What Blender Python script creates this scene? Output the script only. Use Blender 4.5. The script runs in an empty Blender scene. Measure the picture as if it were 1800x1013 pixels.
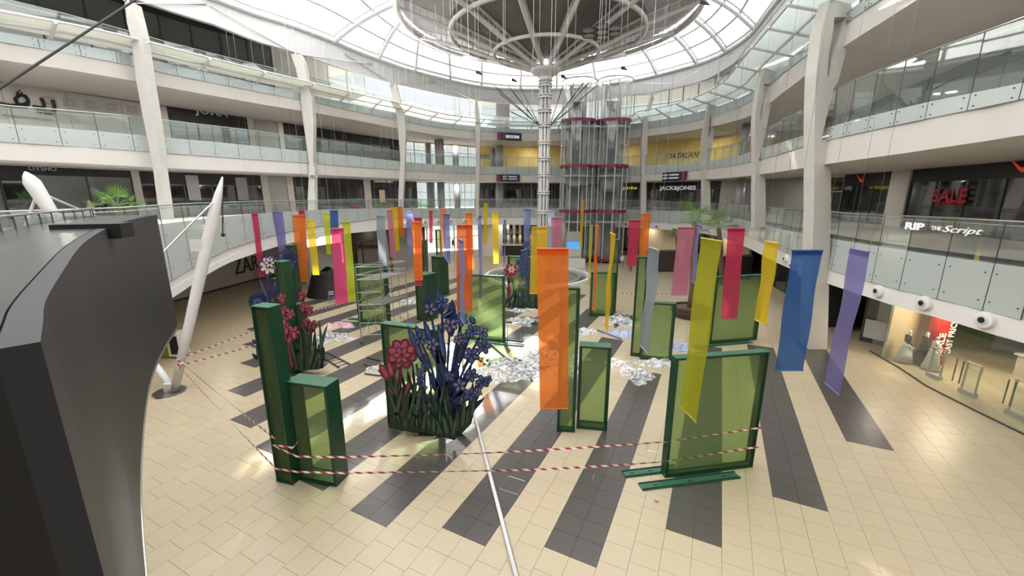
import bpy, bmesh, math, random
from mathutils import Vector, Matrix
random.seed(7)
sc = bpy.context.scene
COL = sc.collection
PI = math.pi
# ------------------------------------------------------------------ camera, world, sun, exposure
F = 720.0; PITCH = math.atan(165 / 720); H = 8.6
cam = bpy.data.objects.new('camera', bpy.data.cameras.new('camera')); COL.objects.link(cam)
cam.data.sensor_width = 36; cam.data.lens = 36 * F / 1800
cam.data.clip_start = .05; cam.data.clip_end = 600
cam.location = (0, 0, H); cam.rotation_euler = (PI / 2 - PITCH, 0, 0)
sc.camera = cam
sc.view_settings.view_transform = 'Standard'; sc.view_settings.look = 'None'
sc.view_settings.gamma = 1; sc.view_settings.use_curve_mapping = False
sc.view_settings.exposure = -0.22
w = bpy.data.worlds.new('sky'); sc.world = w; w.use_nodes = True
bg = w.node_tree.nodes['Background']; bg.inputs[0].default_value = (.93, .97, 1.0, 1); bg.inputs[1].default_value = 1.15
sun = bpy.data.objects.new('sun', bpy.data.lights.new('sun', 'SUN')); COL.objects.link(sun)
sun.data.energy = 24; sun.data.angle = math.radians(1.2); sun.data.color = (1, .96, .9)
SUN_EL, SUN_AZ = math.radians(31), math.radians(-9)   # elevation, azimuth from +Y
sd = Vector((math.sin(SUN_AZ) * math.cos(SUN_EL), math.cos(SUN_AZ) * math.cos(SUN_EL), math.sin(SUN_EL)))
sun.rotation_euler = sd.to_track_quat('Z', 'Y').to_euler()
sc.cycles.max_bounces = 10; sc.cycles.transparent_max_bounces = 24
sc.cycles.diffuse_bounces = 4; sc.cycles.glossy_bounces = 3; sc.cycles.transmission_bounces = 4
sc.cycles.sample_clamp_indirect = 6; sc.cycles.caustics_reflective = False; sc.cycles.caustics_refractive = False
sc.cycles.use_denoising = True

# ------------------------------------------------------------------ measuring helpers
CP, SP = math.cos(PITCH), math.sin(PITCH)
def ray(px, py):
    x, y = px - 900, py - 506.5
    wd = F * CP - y * SP
    return x / wd, (y * CP + F * SP) / wd          # azimuth tangent, drop per metre of depth
def g(px, py, z=0.0):
    a, k = ray(px, py); D = (H - z) / k
    return Vector((a * D, D, z))
def pl(px, py, D):
    a, k = ray(px, py)
    return Vector((a * D, D, H - k * D))
def interp(tab, x):
    if x <= tab[0][0]: return tab[0][1]
    for (x0, y0), (x1, y1) in zip(tab, tab[1:]):
        if x <= x1:
            t = (x - x0) / (x1 - x0) if x1 > x0 else 0
            return y0 + (y1 - y0) * t
    return tab[-1][1]

# ------------------------------------------------------------------ materials
MATS = {}
def nodes(name):
    m = bpy.data.materials.new(name); m.use_nodes = True
    nt = m.node_tree; nt.nodes.clear()
    out = nt.nodes.new('ShaderNodeOutputMaterial')
    MATS[name] = m
    return m, nt, out
def N(nt, t, **kw):
    n = nt.nodes.new(t)
    for k, v in kw.items():
        if k.startswith('i_'):
            key = k[2:].replace('_', ' ')
            n.inputs[key].default_value = v
        else: setattr(n, k, v)
    return n
def mat(name, col, rough=.6, metal=0, spec=.5, var=.06, scale=3.0, bump=0, emit=0):
    m, nt, out = nodes(name)
    b = N(nt, 'ShaderNodeBsdfPrincipled'); b.inputs['Roughness'].default_value = rough
    b.inputs['Metallic'].default_value = metal; b.inputs['Specular IOR Level'].default_value = spec
    c = (*col, 1)
    if var:
        tc = N(nt, 'ShaderNodeTexCoord'); no = N(nt, 'ShaderNodeTexNoise'); no.inputs['Scale'].default_value = scale
        no.inputs['Detail'].default_value = 4
        nt.links.new(tc.outputs['Object'], no.inputs['Vector'])
        mp = N(nt, 'ShaderNodeMapRange'); mp.inputs['To Min'].default_value = 1 - var * 2; mp.inputs['To Max'].default_value = 1 + var * 2
        nt.links.new(no.outputs['Fac'], mp.inputs['Value'])
        mx = N(nt, 'ShaderNodeVectorMath', operation='SCALE'); mx.inputs[0].default_value = col
        nt.links.new(mp.outputs[0], mx.inputs['Scale']); nt.links.new(mx.outputs[0], b.inputs['Base Color'])
        if bump:
            bp = N(nt, 'ShaderNodeBump'); bp.inputs['Strength'].default_value = bump; bp.inputs['Distance'].default_value = .02
            nt.links.new(no.outputs['Fac'], bp.inputs['Height']); nt.links.new(bp.outputs[0], b.inputs['Normal'])
    else: b.inputs['Base Color'].default_value = c
    if emit:
        b.inputs['Emission Color'].default_value = c; b.inputs['Emission Strength'].default_value = emit
    nt.links.new(b.outputs[0], out.inputs[0])
    return m
def glass(name, tint, op=.05, gloss_rough=.02, refl=1.0, diff=(.8, .9, .88)):
    m, nt, out = nodes(name)
    tr = N(nt, 'ShaderNodeBsdfTransparent'); tr.inputs[0].default_value = (*tint, 1)
    df = N(nt, 'ShaderNodeBsdfDiffuse'); df.inputs[0].default_value = (*diff, 1)
    gl = N(nt, 'ShaderNodeBsdfGlossy'); gl.inputs['Roughness'].default_value = gloss_rough; gl.inputs[0].default_value = (refl,) * 3 + (1,)
    lw = N(nt, 'ShaderNodeLayerWeight'); lw.inputs['Blend'].default_value = .5
    pw = N(nt, 'ShaderNodeMath', operation='POWER'); pw.inputs[1].default_value = 4.0; nt.links.new(lw.outputs['Facing'], pw.inputs[0])
    fr = N(nt, 'ShaderNodeMapRange'); fr.inputs['To Min'].default_value = .06; fr.inputs['To Max'].default_value = .75; nt.links.new(pw.outputs[0], fr.inputs['Value'])
    m1 = N(nt, 'ShaderNodeMixShader'); m1.inputs[0].default_value = op
    m2 = N(nt, 'ShaderNodeMixShader')
    nt.links.new(tr.outputs[0], m1.inputs[1]); nt.links.new(df.outputs[0], m1.inputs[2])
    nt.links.new(fr.outputs[0], m2.inputs[0]); nt.links.new(m1.outputs[0], m2.inputs[1]); nt.links.new(gl.outputs[0], m2.inputs[2])
    nt.links.new(m2.outputs[0], out.inputs[0])
    return m
def cloth(name, col, clear=.25, trans=.45, tint=None, rough_noise=0):
    """sheer woven fabric: part clear, part translucent, part diffuse, with a fine weave"""
    m, nt, out = nodes(name)
    tr = N(nt, 'ShaderNodeBsdfTransparent'); tr.inputs[0].default_value = (*(tint or [min(1, c * 1.1 + .08) for c in col]), 1)
    df = N(nt, 'ShaderNodeBsdfDiffuse'); tl = N(nt, 'ShaderNodeBsdfTranslucent')
    tc = N(nt, 'ShaderNodeTexCoord'); wv = N(nt, 'ShaderNodeTexNoise'); wv.inputs['Scale'].default_value = 26
    nt.links.new(tc.outputs['Object'], wv.inputs['Vector'])
    mp = N(nt, 'ShaderNodeMapRange'); mp.inputs['To Min'].default_value = .88; mp.inputs['To Max'].default_value = 1.1
    nt.links.new(wv.outputs['Fac'], mp.inputs['Value'])
    mx = N(nt, 'ShaderNodeVectorMath', operation='SCALE'); mx.inputs[0].default_value = col
    nt.links.new(mp.outputs[0], mx.inputs['Scale'])
    nt.links.new(mx.outputs[0], df.inputs[0]); nt.links.new(mx.outputs[0], tl.inputs[0])
    m1 = N(nt, 'ShaderNodeMixShader'); m1.inputs[0].default_value = trans
    nt.links.new(df.outputs[0], m1.inputs[1]); nt.links.new(tl.outputs[0], m1.inputs[2])
    m2 = N(nt, 'ShaderNodeMixShader'); m2.inputs[0].default_value = clear
    nt.links.new(m1.outputs[0], m2.inputs[1]); nt.links.new(tr.outputs[0], m2.inputs[2])
    nt.links.new(m2.outputs[0], out.inputs[0])
    return m

def tile_mat(name, col, rough, var):
    m, nt, out = nodes(name)
    b = N(nt, 'ShaderNodeBsdfPrincipled'); b.inputs['Roughness'].default_value = rough; b.inputs['Specular IOR Level'].default_value = .6
    ge = N(nt, 'ShaderNodeNewGeometry')
    n1 = N(nt, 'ShaderNodeTexNoise'); n1.inputs['Scale'].default_value = .35; n1.inputs['Detail'].default_value = 5
    n2 = N(nt, 'ShaderNodeTexNoise'); n2.inputs['Scale'].default_value = 6; n2.inputs['Detail'].default_value = 3
    nt.links.new(ge.outputs['Position'], n1.inputs['Vector']); nt.links.new(ge.outputs['Position'], n2.inputs['Vector'])
    ad = N(nt, 'ShaderNodeMath', operation='ADD'); nt.links.new(n1.outputs['Fac'], ad.inputs[0]); nt.links.new(n2.outputs['Fac'], ad.inputs[1])
    mp = N(nt, 'ShaderNodeMapRange'); mp.inputs['From Max'].default_value = 2; mp.inputs['To Min'].default_value = 1 - var; mp.inputs['To Max'].default_value = 1 + var
    nt.links.new(ad.outputs[0], mp.inputs['Value'])
    wn = N(nt, 'ShaderNodeTexWhiteNoise', noise_dimensions='1D'); nt.links.new(ge.outputs['Random Per Island'], wn.inputs['W'])
    mq = N(nt, 'ShaderNodeMapRange'); mq.inputs['To Min'].default_value = .965; mq.inputs['To Max'].default_value = 1.03
    nt.links.new(wn.outputs['Value'], mq.inputs['Value'])
    mm = N(nt, 'ShaderNodeMath', operation='MULTIPLY'); nt.links.new(mp.outputs[0], mm.inputs[0]); nt.links.new(mq.outputs[0], mm.inputs[1])
    mx = N(nt, 'ShaderNodeVectorMath', operation='SCALE'); mx.inputs[0].default_value = col
    nt.links.new(mm.outputs[0], mx.inputs['Scale']); nt.links.new(mx.outputs[0], b.inputs['Base Color'])
    mr = N(nt, 'ShaderNodeMapRange'); mr.inputs['To Min'].default_value = rough - .06; mr.inputs['To Max'].default_value = rough + .08
    nt.links.new(n2.outputs['Fac'], mr.inputs['Value']); nt.links.new(mr.outputs[0], b.inputs['Roughness'])
    nt.links.new(b.outputs[0], out.inputs[0]); return m

M_TILE = tile_mat('beige_tile', (.43, .358, .243), .33, .08)
M_DARK = tile_mat('dark_tile', (.068, .061, .056), .30, .12)
M_GROUT = mat('grout', (.30, .25, .18), .9)
M_SLAB = mat('painted_band', (.60, .565, .525), .7, var=.03, scale=.6)
M_SOFFIT = mat('soffit_paint', (.50, .475, .45), .8, var=.03, scale=.5)
M_FASCIA = mat('white_fascia', (.74, .72, .70), .55, var=.02)
M_WHITE = mat('white_steel', (.62, .61, .60), .45, var=.05, scale=2)
M_COLUMN = mat('column_paint', (.56, .54, .50), .6, var=.06, scale=1.5)
M_ROOFW = mat('roof_steel', (.55, .55, .56), .5, var=.04)
M_PELMET = mat('pelmet_white', (.62, .62, .62), .6, var=.03, scale=1)
M_CLEAR = glass('clear_glass', (.93, .965, .95), .04, diff=(.75, .85, .8))
M_FROST = glass('frosted_glass', (.8, .87, .85), .78, .08, diff=(.56, .61, .585))
M_TEAL = glass('teal_glass', (.75, .83, .81), .78, .08, diff=(.50, .575, .56))
M_DOT = glass('dotted_glass', (.80, .88, .86), .22, .03, diff=(.45, .5, .48))
M_LIFT = glass('lift_glass', (.95, .98, .97), .05, .02)
M_SHADE = cloth('canopy_glass', (.80, .84, .82), .45, .85, tint=(.85, .9, .88))
M_LOUVRE = cloth('cream_perforated_louvre', (.80, .80, .74), .12, .6)
M_STEEL = mat('brushed_steel', (.55, .55, .54), .28, metal=1, var=.04)
M_TINT = mat('tinted_shopfront', (.018, .02, .02), .04, spec=1.0, var=0); M_TINT.node_tree.nodes['Principled BSDF'].inputs['IOR'].default_value = 2.1
M_GREYG = mat('grey_shopfront_glass', (.13, .145, .135), .1, spec=.9, var=.1, scale=.7)
M_DKMETAL = mat('dark_metal', (.05, .05, .05), .4, var=.05)
M_SHOPIN = mat('dark_interior', (.03, .03, .03), .8, var=.2, scale=1)
M_FLOOR1 = mat('gallery_floor', (.42, .38, .33), .35, var=.05)
M_YELLOW = mat('yellow_hoarding', (.9, .68, .22), .5, var=.12, scale=1.2)
M_CREAM = mat('cream_wall', (.66, .55, .36), .6, var=.05)
M_WALLW = mat('white_shop_wall', (.62, .61, .59), .6, var=.02)
M_GREYW = mat('grey_panel_wall', (.36, .35, .34), .6, var=.04)
M_SCREEN = mat('charcoal_panel', (.030, .031, .033), .5, spec=.22, var=.12, scale=.8)
M_SCREENTOP = mat('glossy_charcoal_ledge', (.035, .038, .038), .22, spec=.4, var=.25, scale=.9)
M_BLACK = mat('black', (.006, .006, .006), .6, var=0)
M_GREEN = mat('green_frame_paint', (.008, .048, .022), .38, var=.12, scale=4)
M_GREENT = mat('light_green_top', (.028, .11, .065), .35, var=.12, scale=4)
M_FAB = cloth('green_sheer_fabric', (.33, .41, .24), .74, .5, tint=(.68, .80, .54))
M_FABL = cloth('pale_green_fabric', (.50, .56, .34), .25, .5, tint=(.6, .7, .5))
M_MAROON = mat('maroon_band', (.22, .015, .06), .45, var=.05)
M_TEXTB = mat('black_letter', (.012, .012, .012), .5, var=0)
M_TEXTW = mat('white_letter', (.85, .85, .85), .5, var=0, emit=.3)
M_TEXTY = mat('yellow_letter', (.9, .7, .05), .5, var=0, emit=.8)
M_TEXTR = mat('red_letter', (.45, .01, .02), .5, var=0)
M_NAVY = mat('navy_sign', (.012, .012, .045), .4, var=0)
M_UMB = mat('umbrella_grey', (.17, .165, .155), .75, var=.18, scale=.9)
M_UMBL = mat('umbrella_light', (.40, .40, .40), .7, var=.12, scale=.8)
M_LEAF = mat('palm_leaf', (.10, .22, .035), .55, var=.25, scale=6)
M_TRUNK = mat('palm_trunk', (.13, .075, .045), .9, var=.3, scale=9, bump=.6)
M_POT = mat('brown_planter', (.045, .030, .024), .5, var=.1)
M_RED = mat('red_plastic', (.55, .02, .03), .45, var=.05)
M_ORANGE = mat('orange_plastic', (.8, .2, .05), .45, var=.05)
M_SKIN = mat('skin', (.42, .26, .18), .6, var=.05)
M_MANN = mat('mannequin_white', (.70, .68, .62), .4, var=.03)
M_GRASS = mat('grass_plate', (.012, .03, .018), .5, var=.3, scale=5)
M_GRASS2 = mat('grass_plate_light', (.045, .085, .05), .5, var=.3, scale=5)
M_BLUE = mat('flower_blue', (.010, .024, .085), .45, var=.25, scale=4)
M_BLUEL = mat('flower_blue_light', (.06, .085, .21), .45, var=.2, scale=5)
M_LILAC = mat('flower_lilac', (.16, .14, .22), .45, var=.2, scale=5)
M_PINKD = mat('flower_crimson', (.13, .014, .03), .5, var=.25, scale=5)
M_PINKL = mat('flower_pink', (.33, .07, .10), .5, var=.2, scale=5)
M_PURP = mat('flower_purple', (.028, .016, .06), .5, var=.25, scale=5)
M_PALEP = mat('flower_pale', (.60, .48, .44), .5, var=.15, scale=5)
M_OLIVE = mat('olive_fabric', (.20, .20, .02), .7, var=.15)
M_TIMBER = mat('pale_counter', (.55, .50, .40), .6, var=.05)

# clear wrinkled plastic sheeting
def plastic(name, col, clear):
    m, nt, out = nodes(name)
    tr = N(nt, 'ShaderNodeBsdfTransparent'); b = N(nt, 'ShaderNodeBsdfPrincipled')
    b.inputs['Base Color'].default_value = (*col, 1); b.inputs['Roughness'].default_value = .18; b.inputs['Specular IOR Level'].default_value = 1
    ge = N(nt, 'ShaderNodeNewGeometry'); no = N(nt, 'ShaderNodeTexNoise'); no.inputs['Scale'].default_value = 1.9; no.inputs['Detail'].default_value = 5; no.inputs['Distortion'].default_value = 2.5
    nt.links.new(ge.outputs['Position'], no.inputs['Vector'])
    bp = N(nt, 'ShaderNodeBump'); bp.inputs['Strength'].default_value = 1; bp.inputs['Distance'].default_value = .12
    nt.links.new(no.outputs['Fac'], bp.inputs['Height']); nt.links.new(bp.outputs[0], b.inputs['Normal'])
    mp = N(nt, 'ShaderNodeMapRange'); mp.inputs['From Min'].default_value = .38; mp.inputs['From Max'].default_value = .6
    mp.inputs['To Min'].default_value = min(.95, clear * 1.5); mp.inputs['To Max'].default_value = clear * .4
    nt.links.new(no.outputs['Fac'], mp.inputs['Value'])
    mx = N(nt, 'ShaderNodeMixShader'); nt.links.new(mp.outputs[0], mx.inputs[0])
    nt.links.new(b.outputs[0], mx.inputs[1]); nt.links.new(tr.outputs[0], mx.inputs[2]); nt.links.new(mx.outputs[0], out.inputs[0])
    return m
M_PLAST = plastic('clear_plastic_sheet', (.75, .77, .78), .55)
M_PLASTP = plastic('pink_tinted_plastic', (.75, .45, .5), .2)
M_PLASTB = plastic('blue_tinted_plastic', (.45, .52, .75), .3)

def roof_glass():
    m, nt, out = nodes('roof_pane_glass')
    tr = N(nt, 'ShaderNodeBsdfTransparent'); tr.inputs[0].default_value = (.96, .98, 1, 1)
    tl = N(nt, 'ShaderNodeBsdfTranslucent'); tl.inputs[0].default_value = (.95, .97, 1, 1)
    mx = N(nt, 'ShaderNodeMixShader'); mx.inputs[0].default_value = ROOF_DIFF
    nt.links.new(tr.outputs[0], mx.inputs[1]); nt.links.new(tl.outputs[0], mx.inputs[2]); nt.links.new(mx.outputs[0], out.inputs[0])
    return m
ROOF_DIFF = .99
M_ROOFG = roof_glass()

def tape_mat():
    m, nt, out = nodes('red_white_tape')
    b = N(nt, 'ShaderNodeBsdfPrincipled'); b.inputs['Roughness'].default_value = .4
    at = N(nt, 'ShaderNodeUVMap'); sx = N(nt, 'ShaderNodeSeparateXYZ'); nt.links.new(at.outputs[0], sx.inputs[0])
    ad = N(nt, 'ShaderNodeMath', operation='ADD'); nt.links.new(sx.outputs[0], ad.inputs[0]); nt.links.new(sx.outputs[1], ad.inputs[1])
    fr = N(nt, 'ShaderNodeMath', operation='FRACT'); nt.links.new(ad.outputs[0], fr.inputs[0])
    gt = N(nt, 'ShaderNodeMath', operation='GREATER_THAN'); gt.inputs[1].default_value = .5; nt.links.new(fr.outputs[0], gt.inputs[0])
    mx = N(nt, 'ShaderNodeMix', data_type='RGBA'); mx.inputs[6].default_value = (.75, .73, .70, 1); mx.inputs[7].default_value = (.36, .02, .04, 1)
    nt.links.new(gt.outputs[0], mx.inputs[0]); nt.links.new(mx.outputs[2], b.inputs['Base Color']); nt.links.new(b.outputs[0], out.inputs[0])
    return m
M_TAPE = tape_mat()

# ------------------------------------------------------------------ mesh builder
class MB:
    def __init__(s): s.v = []; s.f = []; s.m = []; s.uv = None
    def add(s, vs, fs, mi=0):
        n = len(s.v); s.v += [tuple(v) for v in vs]; s.f += [tuple(i + n for i in f) for f in fs]; s.m += [mi] * len(fs); return s
    def box(s, c, size, rot=None, mi=0):
        x, y, z = [q / 2 for q in size]; c = Vector(c)
        vs = [Vector((a, b, d)) for d in (-z, z) for b in (-y, y) for a in (-x, x)]
        if rot is not None:
            R = rot if not isinstance(rot, (int, float)) else Matrix.Rotation(rot, 3, 'Z')
            vs = [R @ v for v in vs]
        return s.add([v + c for v in vs], [(0, 2, 3, 1), (4, 5, 7, 6), (0, 1, 5, 4), (2, 6, 7, 3), (0, 4, 6, 2), (1, 3, 7, 5)], mi)
    def hexa(s, q, mi=0):      # 8 corners: bottom loop then top loop
        return s.add(q, [(3, 2, 1, 0), (4, 5, 6, 7), (0, 1, 5, 4), (1, 2, 6, 5), (2, 3, 7, 6), (3, 0, 4, 7)], mi)
    def tube(s, pts, r, n=8, cap=True, mi=0):
        pts = [Vector(p) for p in pts]; rs = r if isinstance(r, (list, tuple)) else [r] * len(pts)
        vs = []; up0 = None
        for i, p in enumerate(pts):
            d = (pts[min(i + 1, len(pts) - 1)] - pts[max(i - 1, 0)]).normalized()
            ref = Vector((0, 0, 1)) if abs(d.z) < .95 else Vector((1, 0, 0))
            u = d.cross(ref).normalized()
            if up0 is not None and u.dot(up0) < 0 and abs(d.z) < .95: u = -u
            up0 = u
            v = d.cross(u).normalized()
            vs += [p + (u * math.cos(2 * PI * k / n) + v * math.sin(2 * PI * k / n)) * rs[i] for k in range(n)]
        fs = []
        for i in range(len(pts) - 1):
            for k in range(n):
                a = i * n + k; b = i * n + (k + 1) % n
                fs.append((a, b, b + n, a + n))
        if cap: fs.append(tuple(range(n))[::-1]); fs.append(tuple(range(len(vs) - n, len(vs))))
        return s.add(vs, fs, mi)
    def ring(s, c, R, r, seg=64, n=6, mi=0):
        c = Vector(c); vs = []; fs = []
        for i in range(seg):
            a = 2 * PI * i / seg; d = Vector((math.cos(a), math.sin(a), 0))
            for k in range(n):
                b = 2 * PI * k / n; vs.append(c + d * (R + r * math.cos(b)) + Vector((0, 0, r * math.sin(b))))
        for i in range(seg):
            for k in range(n):
                a = i * n + k; b = i * n + (k + 1) % n; j = ((i + 1) % seg)
                fs.append((a, j * n + k, j * n + (k + 1) % n, b))
        return s.add(vs, fs, mi)
    def lathe(s, c, prof, n=24, mi=0):
        c = Vector(c); vs = []; fs = []
        for (r, z) in prof: vs += [c + Vector((r * math.cos(2 * PI * k / n), r * math.sin(2 * PI * k / n), z)) for k in range(n)]
        for i in range(len(prof) - 1):
            for k in range(n):
                a = i * n + k; b = i * n + (k + 1) % n; fs.append((a, b, b + n, a + n))
        fs.append(tuple(range(n))[::-1]); fs.append(tuple(range(len(vs) - n, len(vs))))
        return s.add(vs, fs, mi)
    def plate(s, pts, dv, mi=0):        # closed outline (3D), thickness vector
        n = len(pts); pts = [Vector(p) for p in pts]; dv = Vector(dv)
        return s.add(pts + [p + dv for p in pts], [tuple(range(n)), tuple(range(2 * n - 1, n - 1, -1))] + [(i, i + n, (i + 1) % n + n, (i + 1) % n) for i in range(n)], mi)
    def grid(s, fn, nu, nv, mi=0):
        vs = [fn(i / nu, j / nv) for j in range(nv + 1) for i in range(nu + 1)]
        fs = [(j * (nu + 1) + i, j * (nu + 1) + i + 1, (j + 1) * (nu + 1) + i + 1, (j + 1) * (nu + 1) + i) for j in range(nv) for i in range(nu)]
        return s.add(vs, fs, mi)
    def mesh(s, name, mats, shift=(0, 0, 0), smooth=False):
        me = bpy.data.meshes.new(name); sh = Vector(shift)
        me.from_pydata([tuple(Vector(v) - sh) for v in s.v], [], s.f)
        for m in (mats if isinstance(mats, (list, tuple)) else [mats]): me.materials.append(m)
        for p, mi in zip(me.polygons, s.m): p.material_index = mi
        if smooth: me.polygons.foreach_set('use_smooth', [True] * len(me.polygons))
        bm = bmesh.new(); bm.from_mesh(me); bmesh.ops.recalc_face_normals(bm, faces=bm.faces); bm.to_mesh(me); bm.free()
        return me
def base_name(n): return n
def link(name, me, parent=None):
    o = bpy.data.objects.new(name, me); COL.objects.link(o)
    if parent is not None: o.parent = parent
    return o
def root_loc(p):
    l = Vector((0, 0, 0))
    while p is not None: l = l + Vector(p.location); p = p.parent
    return l
def part(name, mb, m, parent, label=None, smooth=False, kind=None):
    o = link(name, mb.mesh(name, m, root_loc(parent), smooth), parent)
    if label: o['label'] = label
    if kind: o['kind'] = kind
    return o
def thing(name, label, cat, loc=(0, 0, 0), group=None, rz=0):
    o = bpy.data.objects.new(name, None); COL.objects.link(o); o.location = loc; o.rotation_euler = (0, 0, rz)
    o.empty_display_size = .2
    o['label'] = label; o['category'] = cat
    if group: o['group'] = group
    return o
def solo(name, mb, m, label, cat, loc=(0, 0, 0), group=None, smooth=False):
    o = link(name, mb.mesh(name, m, loc, smooth)); o.location = loc
    o['label'] = label; o['category'] = cat
    if group: o['group'] = group
    return o
def struct(name, mb, m, label, cat='structure', smooth=False):
    o = link(name, mb.mesh(name, m, (0, 0, 0), smooth)); o['kind'] = 'structure'; o['label'] = label; o['category'] = cat
    return o
def structroot(name, label, cat='structure'):
    o = thing(name, label, cat); o['kind'] = 'structure'; return o
def text_mesh(body, size, ext=.01, align='CENTER', shear=0, bold=0):
    c = bpy.data.curves.new('lettering', 'FONT'); c.body = body; c.size = size; c.extrude = ext; c.align_x = align; c.align_y = 'CENTER'; c.shear = shear
    c.offset = bold; c.resolution_u = 3
    o = bpy.data.objects.new('lettering', c); COL.objects.link(o)
    bpy.context.view_layer.update()
    me = bpy.data.meshes.new_from_object(o.evaluated_get(bpy.context.evaluated_depsgraph_get()))
    bpy.data.objects.remove(o); return me
def text_on(name, body, m, p0, p1, height, parent=None, up=Vector((0, 0, 1)), shear=0, label=None, bold=0, out=.04):
    """lettering whose baseline-middle runs p0 to p1 (left to right), fitted to that width"""
    p0, p1 = Vector(p0), Vector(p1)
    me = text_mesh(body, 1, .02, shear=shear, bold=bold)
    xs = [v.co.x for v in me.vertices]; ys = [v.co.y for v in me.vertices]
    wd = max(xs) - min(xs); hh = max(ys) - min(ys); cx = (max(xs) + min(xs)) / 2; cy = (max(ys) + min(ys)) / 2
    X = (p1 - p0); L = X.length; X.normalize(); Z = X.cross(up).normalized(); Y = Z.cross(X).normalized()
    c = (p0 + p1) / 2 + Z * out; sh = root_loc(parent) if parent else Vector((0, 0, 0))
    for v in me.vertices:
        q = v.co
        v.co = c + X * ((q.x - cx) / wd * L) + Y * ((q.y - cy) / hh * height) + Z * q.z - sh
    me.materials.clear(); me.materials.append(m)
    o = link(name, me, parent)
    if label: o['label'] = label
    return o

# ------------------------------------------------------------------ plan of the atrium edge
DT = [(-1.25, 21.0), (-1.19, 21.9), (-1.0, 24.3), (-.86, 26.7), (-.664, 31.2), (-.47, 36.2), (-.26, 45), (-.083, 53.5), (0, 56), (.15, 57), (.28, 54.5), (.40, 48.5),
      (.45, 45), (.52, 39), (.585, 32.4), (.65, 27), (.73, 21.6), (.84, 18), (.975, 15.0), (1.16, 12.4), (1.3, 10.9)]
D1T = [(-1.3, 13.5), (-1.1, 15.5), (-.85, 19.5), (-.63, 26.5), (-.47, 33), (-.36, 38.5), (-.26, 44), (-.16, 49.5), (-.083, 53.5), (0, 56), (.15, 57.5), (.28, 55.5), (.40, 51),
      (.45, 48), (.52, 42.5), (.585, 35.6), (.65, 29.6), (.73, 24), (.84, 20), (.975, 16.9), (1.16, 14.3), (1.3, 12.9)]
def smooth_tab(tab, n=90):
    a0, a1 = tab[0][0], tab[-1][0]; out = []
    for i in range(n + 1):
        a = a0 + (a1 - a0) * i / n; s = 0; ws = 0
        for j in range(-6, 7):
            wgt = math.exp(-(j / 3.0) ** 2); aa = min(max(a + j * .012, a0), a1)
            s += interp(tab, aa) * wgt; ws += wgt
        out.append((a, s / ws))
    return out
DT = smooth_tab(DT); D1T = smooth_tab(D1T)
class Ring:
    def __init__(s, tab, back):
        s.tab = tab
        vis = [Vector((a * D, D, 0)) for a, D in tab]
        # even spacing along the visible run
        s.pts = resample(vis, 1.0); s.nvis = len(s.pts)
        s.pts += [Vector((x, y, 0)) for x, y in back]
        n = len(s.pts); s.nrm = []
        for i in range(n):
            t = s.pts[(i + 1) % n] - s.pts[i - 1]; t.normalize(); s.nrm.append(Vector((-t.y, t.x, 0)))
        s.az = [(p.x / p.y if i < s.nvis else None) for i, p in enumerate(s.pts)]
    def D(s, a): return interp(s.tab, a)
    def lift(s, px, py):
        a, k = ray(px, py); D = s.D(a); return a, H - k * D
    def prof(s, pxs):
        return sorted(s.lift(*p) for p in pxs)
    def zs(s, z):
        if isinstance(z, (int, float)): return [z] * len(s.pts)
        out = [interp(z, a) if a is not None else None for a in s.az]
        # the unseen run behind the camera blends end to end
        n = len(out); k = s.nvis; m = n - k; z0, z1 = out[k - 1], out[0]
        for j in range(m): out[k + j] = z0 + (z1 - z0) * (j + 1) / (m + 1)
        return out
def resample(pts, step):
    out = [pts[0]]; acc = 0
    for p, q in zip(pts, pts[1:]):
        L = (q - p).length
        while acc + L >= step:
            t = (step - acc) / L; p = p + (q - p) * t; out.append(p.copy()); L = (q - p).length; acc = 0
        acc += L
    out.append(pts[-1]); return out
R2 = Ring(DT, [(14.6, 7), (14.2, 1), (11, -7), (2, -13), (-9, -12), (-18, -5), (-23, 4), (-25.5, 13)])
R1 = Ring(D1T, [(17, 8), (16.5, 1), (12, -7), (2, -13), (-8, -12), (-14, -6), (-16.8, 2), (-17.5, 8)])
# offset curve usable as an azimuth ring too
def offring(R, d):
    o = Ring.__new__(Ring); o.pts = [p + n * d for p, n in zip(R.pts, R.nrm)]; o.nrm = R.nrm; o.nvis = R.nvis
    o.az = [(p.x / p.y if (i < o.nvis and p.y > .5) else None) for i, p in enumerate(o.pts)]
    o.tab = sorted([(a, p.y) for a, p in zip(o.az, o.pts) if a is not None]); return o

def sweep(R, sec, mb=None, i0=0, i1=None, closed=True, mi=0):
    """sec: list of (offset, z or z-table); swept along ring points"""
    mb = mb or MB(); n = len(R.pts); zz = [R.zs(z) for _, z in sec]; m = len(sec)
    idx = list(range(n)) if i1 is None else list(range(i0, i1))
    vs = []
    for i in idx:
        for j, (off, _) in enumerate(sec):
            p = R.pts[i] + R.nrm[i] * off; vs.append((p.x, p.y, zz[j][i]))
    fs = []; K = len(idx)
    for a in range(K if i1 is None else K - 1):
        b = (a + 1) % K
        for j in range(m): fs.append((a * m + j, b * m + j, b * m + (j + 1) % m, a * m + (j + 1) % m))
    if i1 is not None: fs.append(tuple(range(m))); fs.append(tuple((K - 1) * m + j for j in range(m))[::-1])
    return mb.add(vs, fs, mi)

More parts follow.
